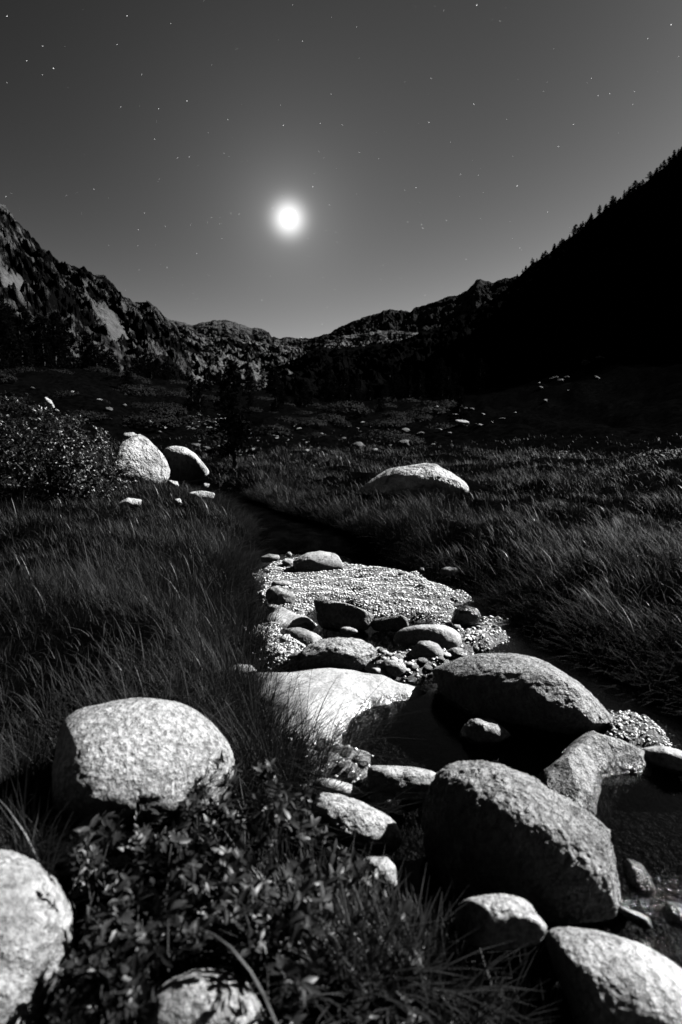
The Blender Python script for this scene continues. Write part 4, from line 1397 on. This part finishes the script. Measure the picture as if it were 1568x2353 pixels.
# ---------------------------------------------------------------- trees
def pine_proto(seed, h, slender, clump):
    rs = np.random.RandomState(seed)
    nseg = 9
    pts = [[0.03 * h * rs.normal() * (k / nseg) * 0.4, 0.03 * h * rs.normal() * (k / nseg) * 0.4, h * k / nseg] for k in range(nseg + 1)]
    tv, tf = tube(pts, [0.022 * h * (1 - k / nseg * 0.92) for k in range(nseg + 1)], 7)
    trunk = mesh_np('trunk', tv, tf)
    trunk.materials.append(M['bark'])
    cv, cf, k0 = [], [], 0
    nb = 70
    for b in range(nb):
        t = 0.16 + 0.84 * (b + rs.uniform()) / nb
        R = h * slender * (1 - t) ** 0.75 * rs.uniform(0.55, 1.15) + 0.02 * h
        th = rs.uniform(0, 6.28)
        o = np.array([math.cos(th), math.sin(th), 0])
        base = np.array([0, 0, h * t])
        nc = max(2, int(R / h * 28))
        for c in range(nc):
            s = (c + 0.7) / nc
            cc = base + o * R * s + np.array([0, 0, h * (0.03 * s - 0.05 * s * s)])
            for q in range(clump):
                d = unit(rs.normal(size=3) + o * 0.6 + np.array([0, 0, 0.25]))
                sd = unit(np.cross(d, rs.normal(size=3)))
                ln, wd = h * rs.uniform(0.035, 0.06), h * rs.uniform(0.008, 0.016)
                p = cc + rs.normal(size=3) * 0.014 * h
                cv += [p - sd * wd, p + sd * wd, p + d * ln]
                cf.append([k0, k0 + 1, k0 + 2])
                k0 += 3
    crown = mesh_np('crown', np.array(cv), np.array(cf), smooth=False)
    crown.materials.append(M['needles'])
    return trunk, crown


PINES = [pine_proto(50 + k, 1.0, s, 7) for k, s in enumerate((0.22, 0.28, 0.34, 0.40, 0.26))]


def pine(p, h, label, group, k=None, wide=1.0):
    k = random.randrange(5) if k is None else k
    e = empty('pine_tree', p)
    e.rotation_euler = (random.uniform(-.05, .05), random.uniform(-.05, .05), random.uniform(0, 6.28))
    s = h
    e.scale = (s * wide * random.uniform(0.85, 1.2), s * wide * random.uniform(0.85, 1.2), s)
    link('trunk', PINES[k][0], None, e)
    link('crown', PINES[k][1], None, e)
    tag(e, label, 'tree', group)


from mathutils.bvhtree import BVHTree
TREES = []
for nm in ('mountain_right', 'mountain_left', 'rocky_knoll'):
    me = bpy.data.objects[nm].data
    TREES.append(BVHTree.FromPolygons([v.co[:] for v in me.vertices], [p.vertices[:] for p in me.polygons]))


def drop(x, y, best=-50.0):
    """top of the terrain (ground or mountain) below a point"""
    for t in TREES:
        hit = t.ray_cast(Vector((x, y, 2000.0)), Vector((0, 0, -1)))
        if hit[0] is not None:
            best = max(best, hit[0].z)
    return best


def wood(n, a0, a1, d0, d1, el, hmin, hmax, label, group):
    """n pines between two azimuths whose tops stay under the given elevations"""
    a, d = rs.uniform(a0, a1, n * 4), rs.uniform(d0, d1, n * 4)
    x, y = d * np.sin(np.radians(a)), d * np.cos(np.radians(a))
    gz_ = ground(x, y)
    k = 0
    for i in range(n * 4):
        z = drop(x[i], y[i], gz_[i])
        h = CAMZ + d[i] * math.tan(math.radians(np.interp(a[i], (a0, a1), el) * rs.uniform(0.6, 1.0))) - z
        if h < hmin or k >= n:
            continue
        pine((x[i], y[i], z - 0.3), min(h, hmax), label, group)
        k += 1


rs = np.random.RandomState(31)
rp = sorted([azel(*p) for p in RIGHT_SKY if p[0] >= 1180] + [(40, 29)])
for k in range(150):
    a = rs.uniform(rp[0][0], 35)
    R_ = np.interp(a, [12, 20, 31, 60], [620, 620, 520, 420]) * rs.uniform(0.93, 0.998)
    x, y = R_ * math.sin(math.radians(a)), R_ * math.cos(math.radians(a))
    h = rs.uniform(2.5, 6.5) if rs.uniform() < 0.88 else rs.uniform(6, 10)
    pine((x, y, drop(x, y) - 0.5), h, 'small black pine on the skyline of the steep right slope', 'pines on the right skyline', None, rs.uniform(1.0, 1.7))
wood(70, -33, -13.5, 60, 150, (12.5, 4.5), 3, 19, 'dark pine in the black wood at the foot of the left mountain', 'pines at the foot of the left mountain')
wood(28, -30, 13, 30, 70, (6.0, 3.6), 1.5, 6, 'small dark pine at the far edge of the meadow', 'pines at the meadow edge')
wood(46, -15, 14, 80, 190, (5.5, 6.5), 3, 12, 'dark pine standing in the black wood at the valley centre', 'pines at the valley centre')
p_ = hit_ground(540, 1078)
pine((p_[0], p_[1], ground(p_[0], p_[1])[0] - 0.05), 2.3, 'slender dark pine standing alone behind the black-fronted boulder', None, 0)
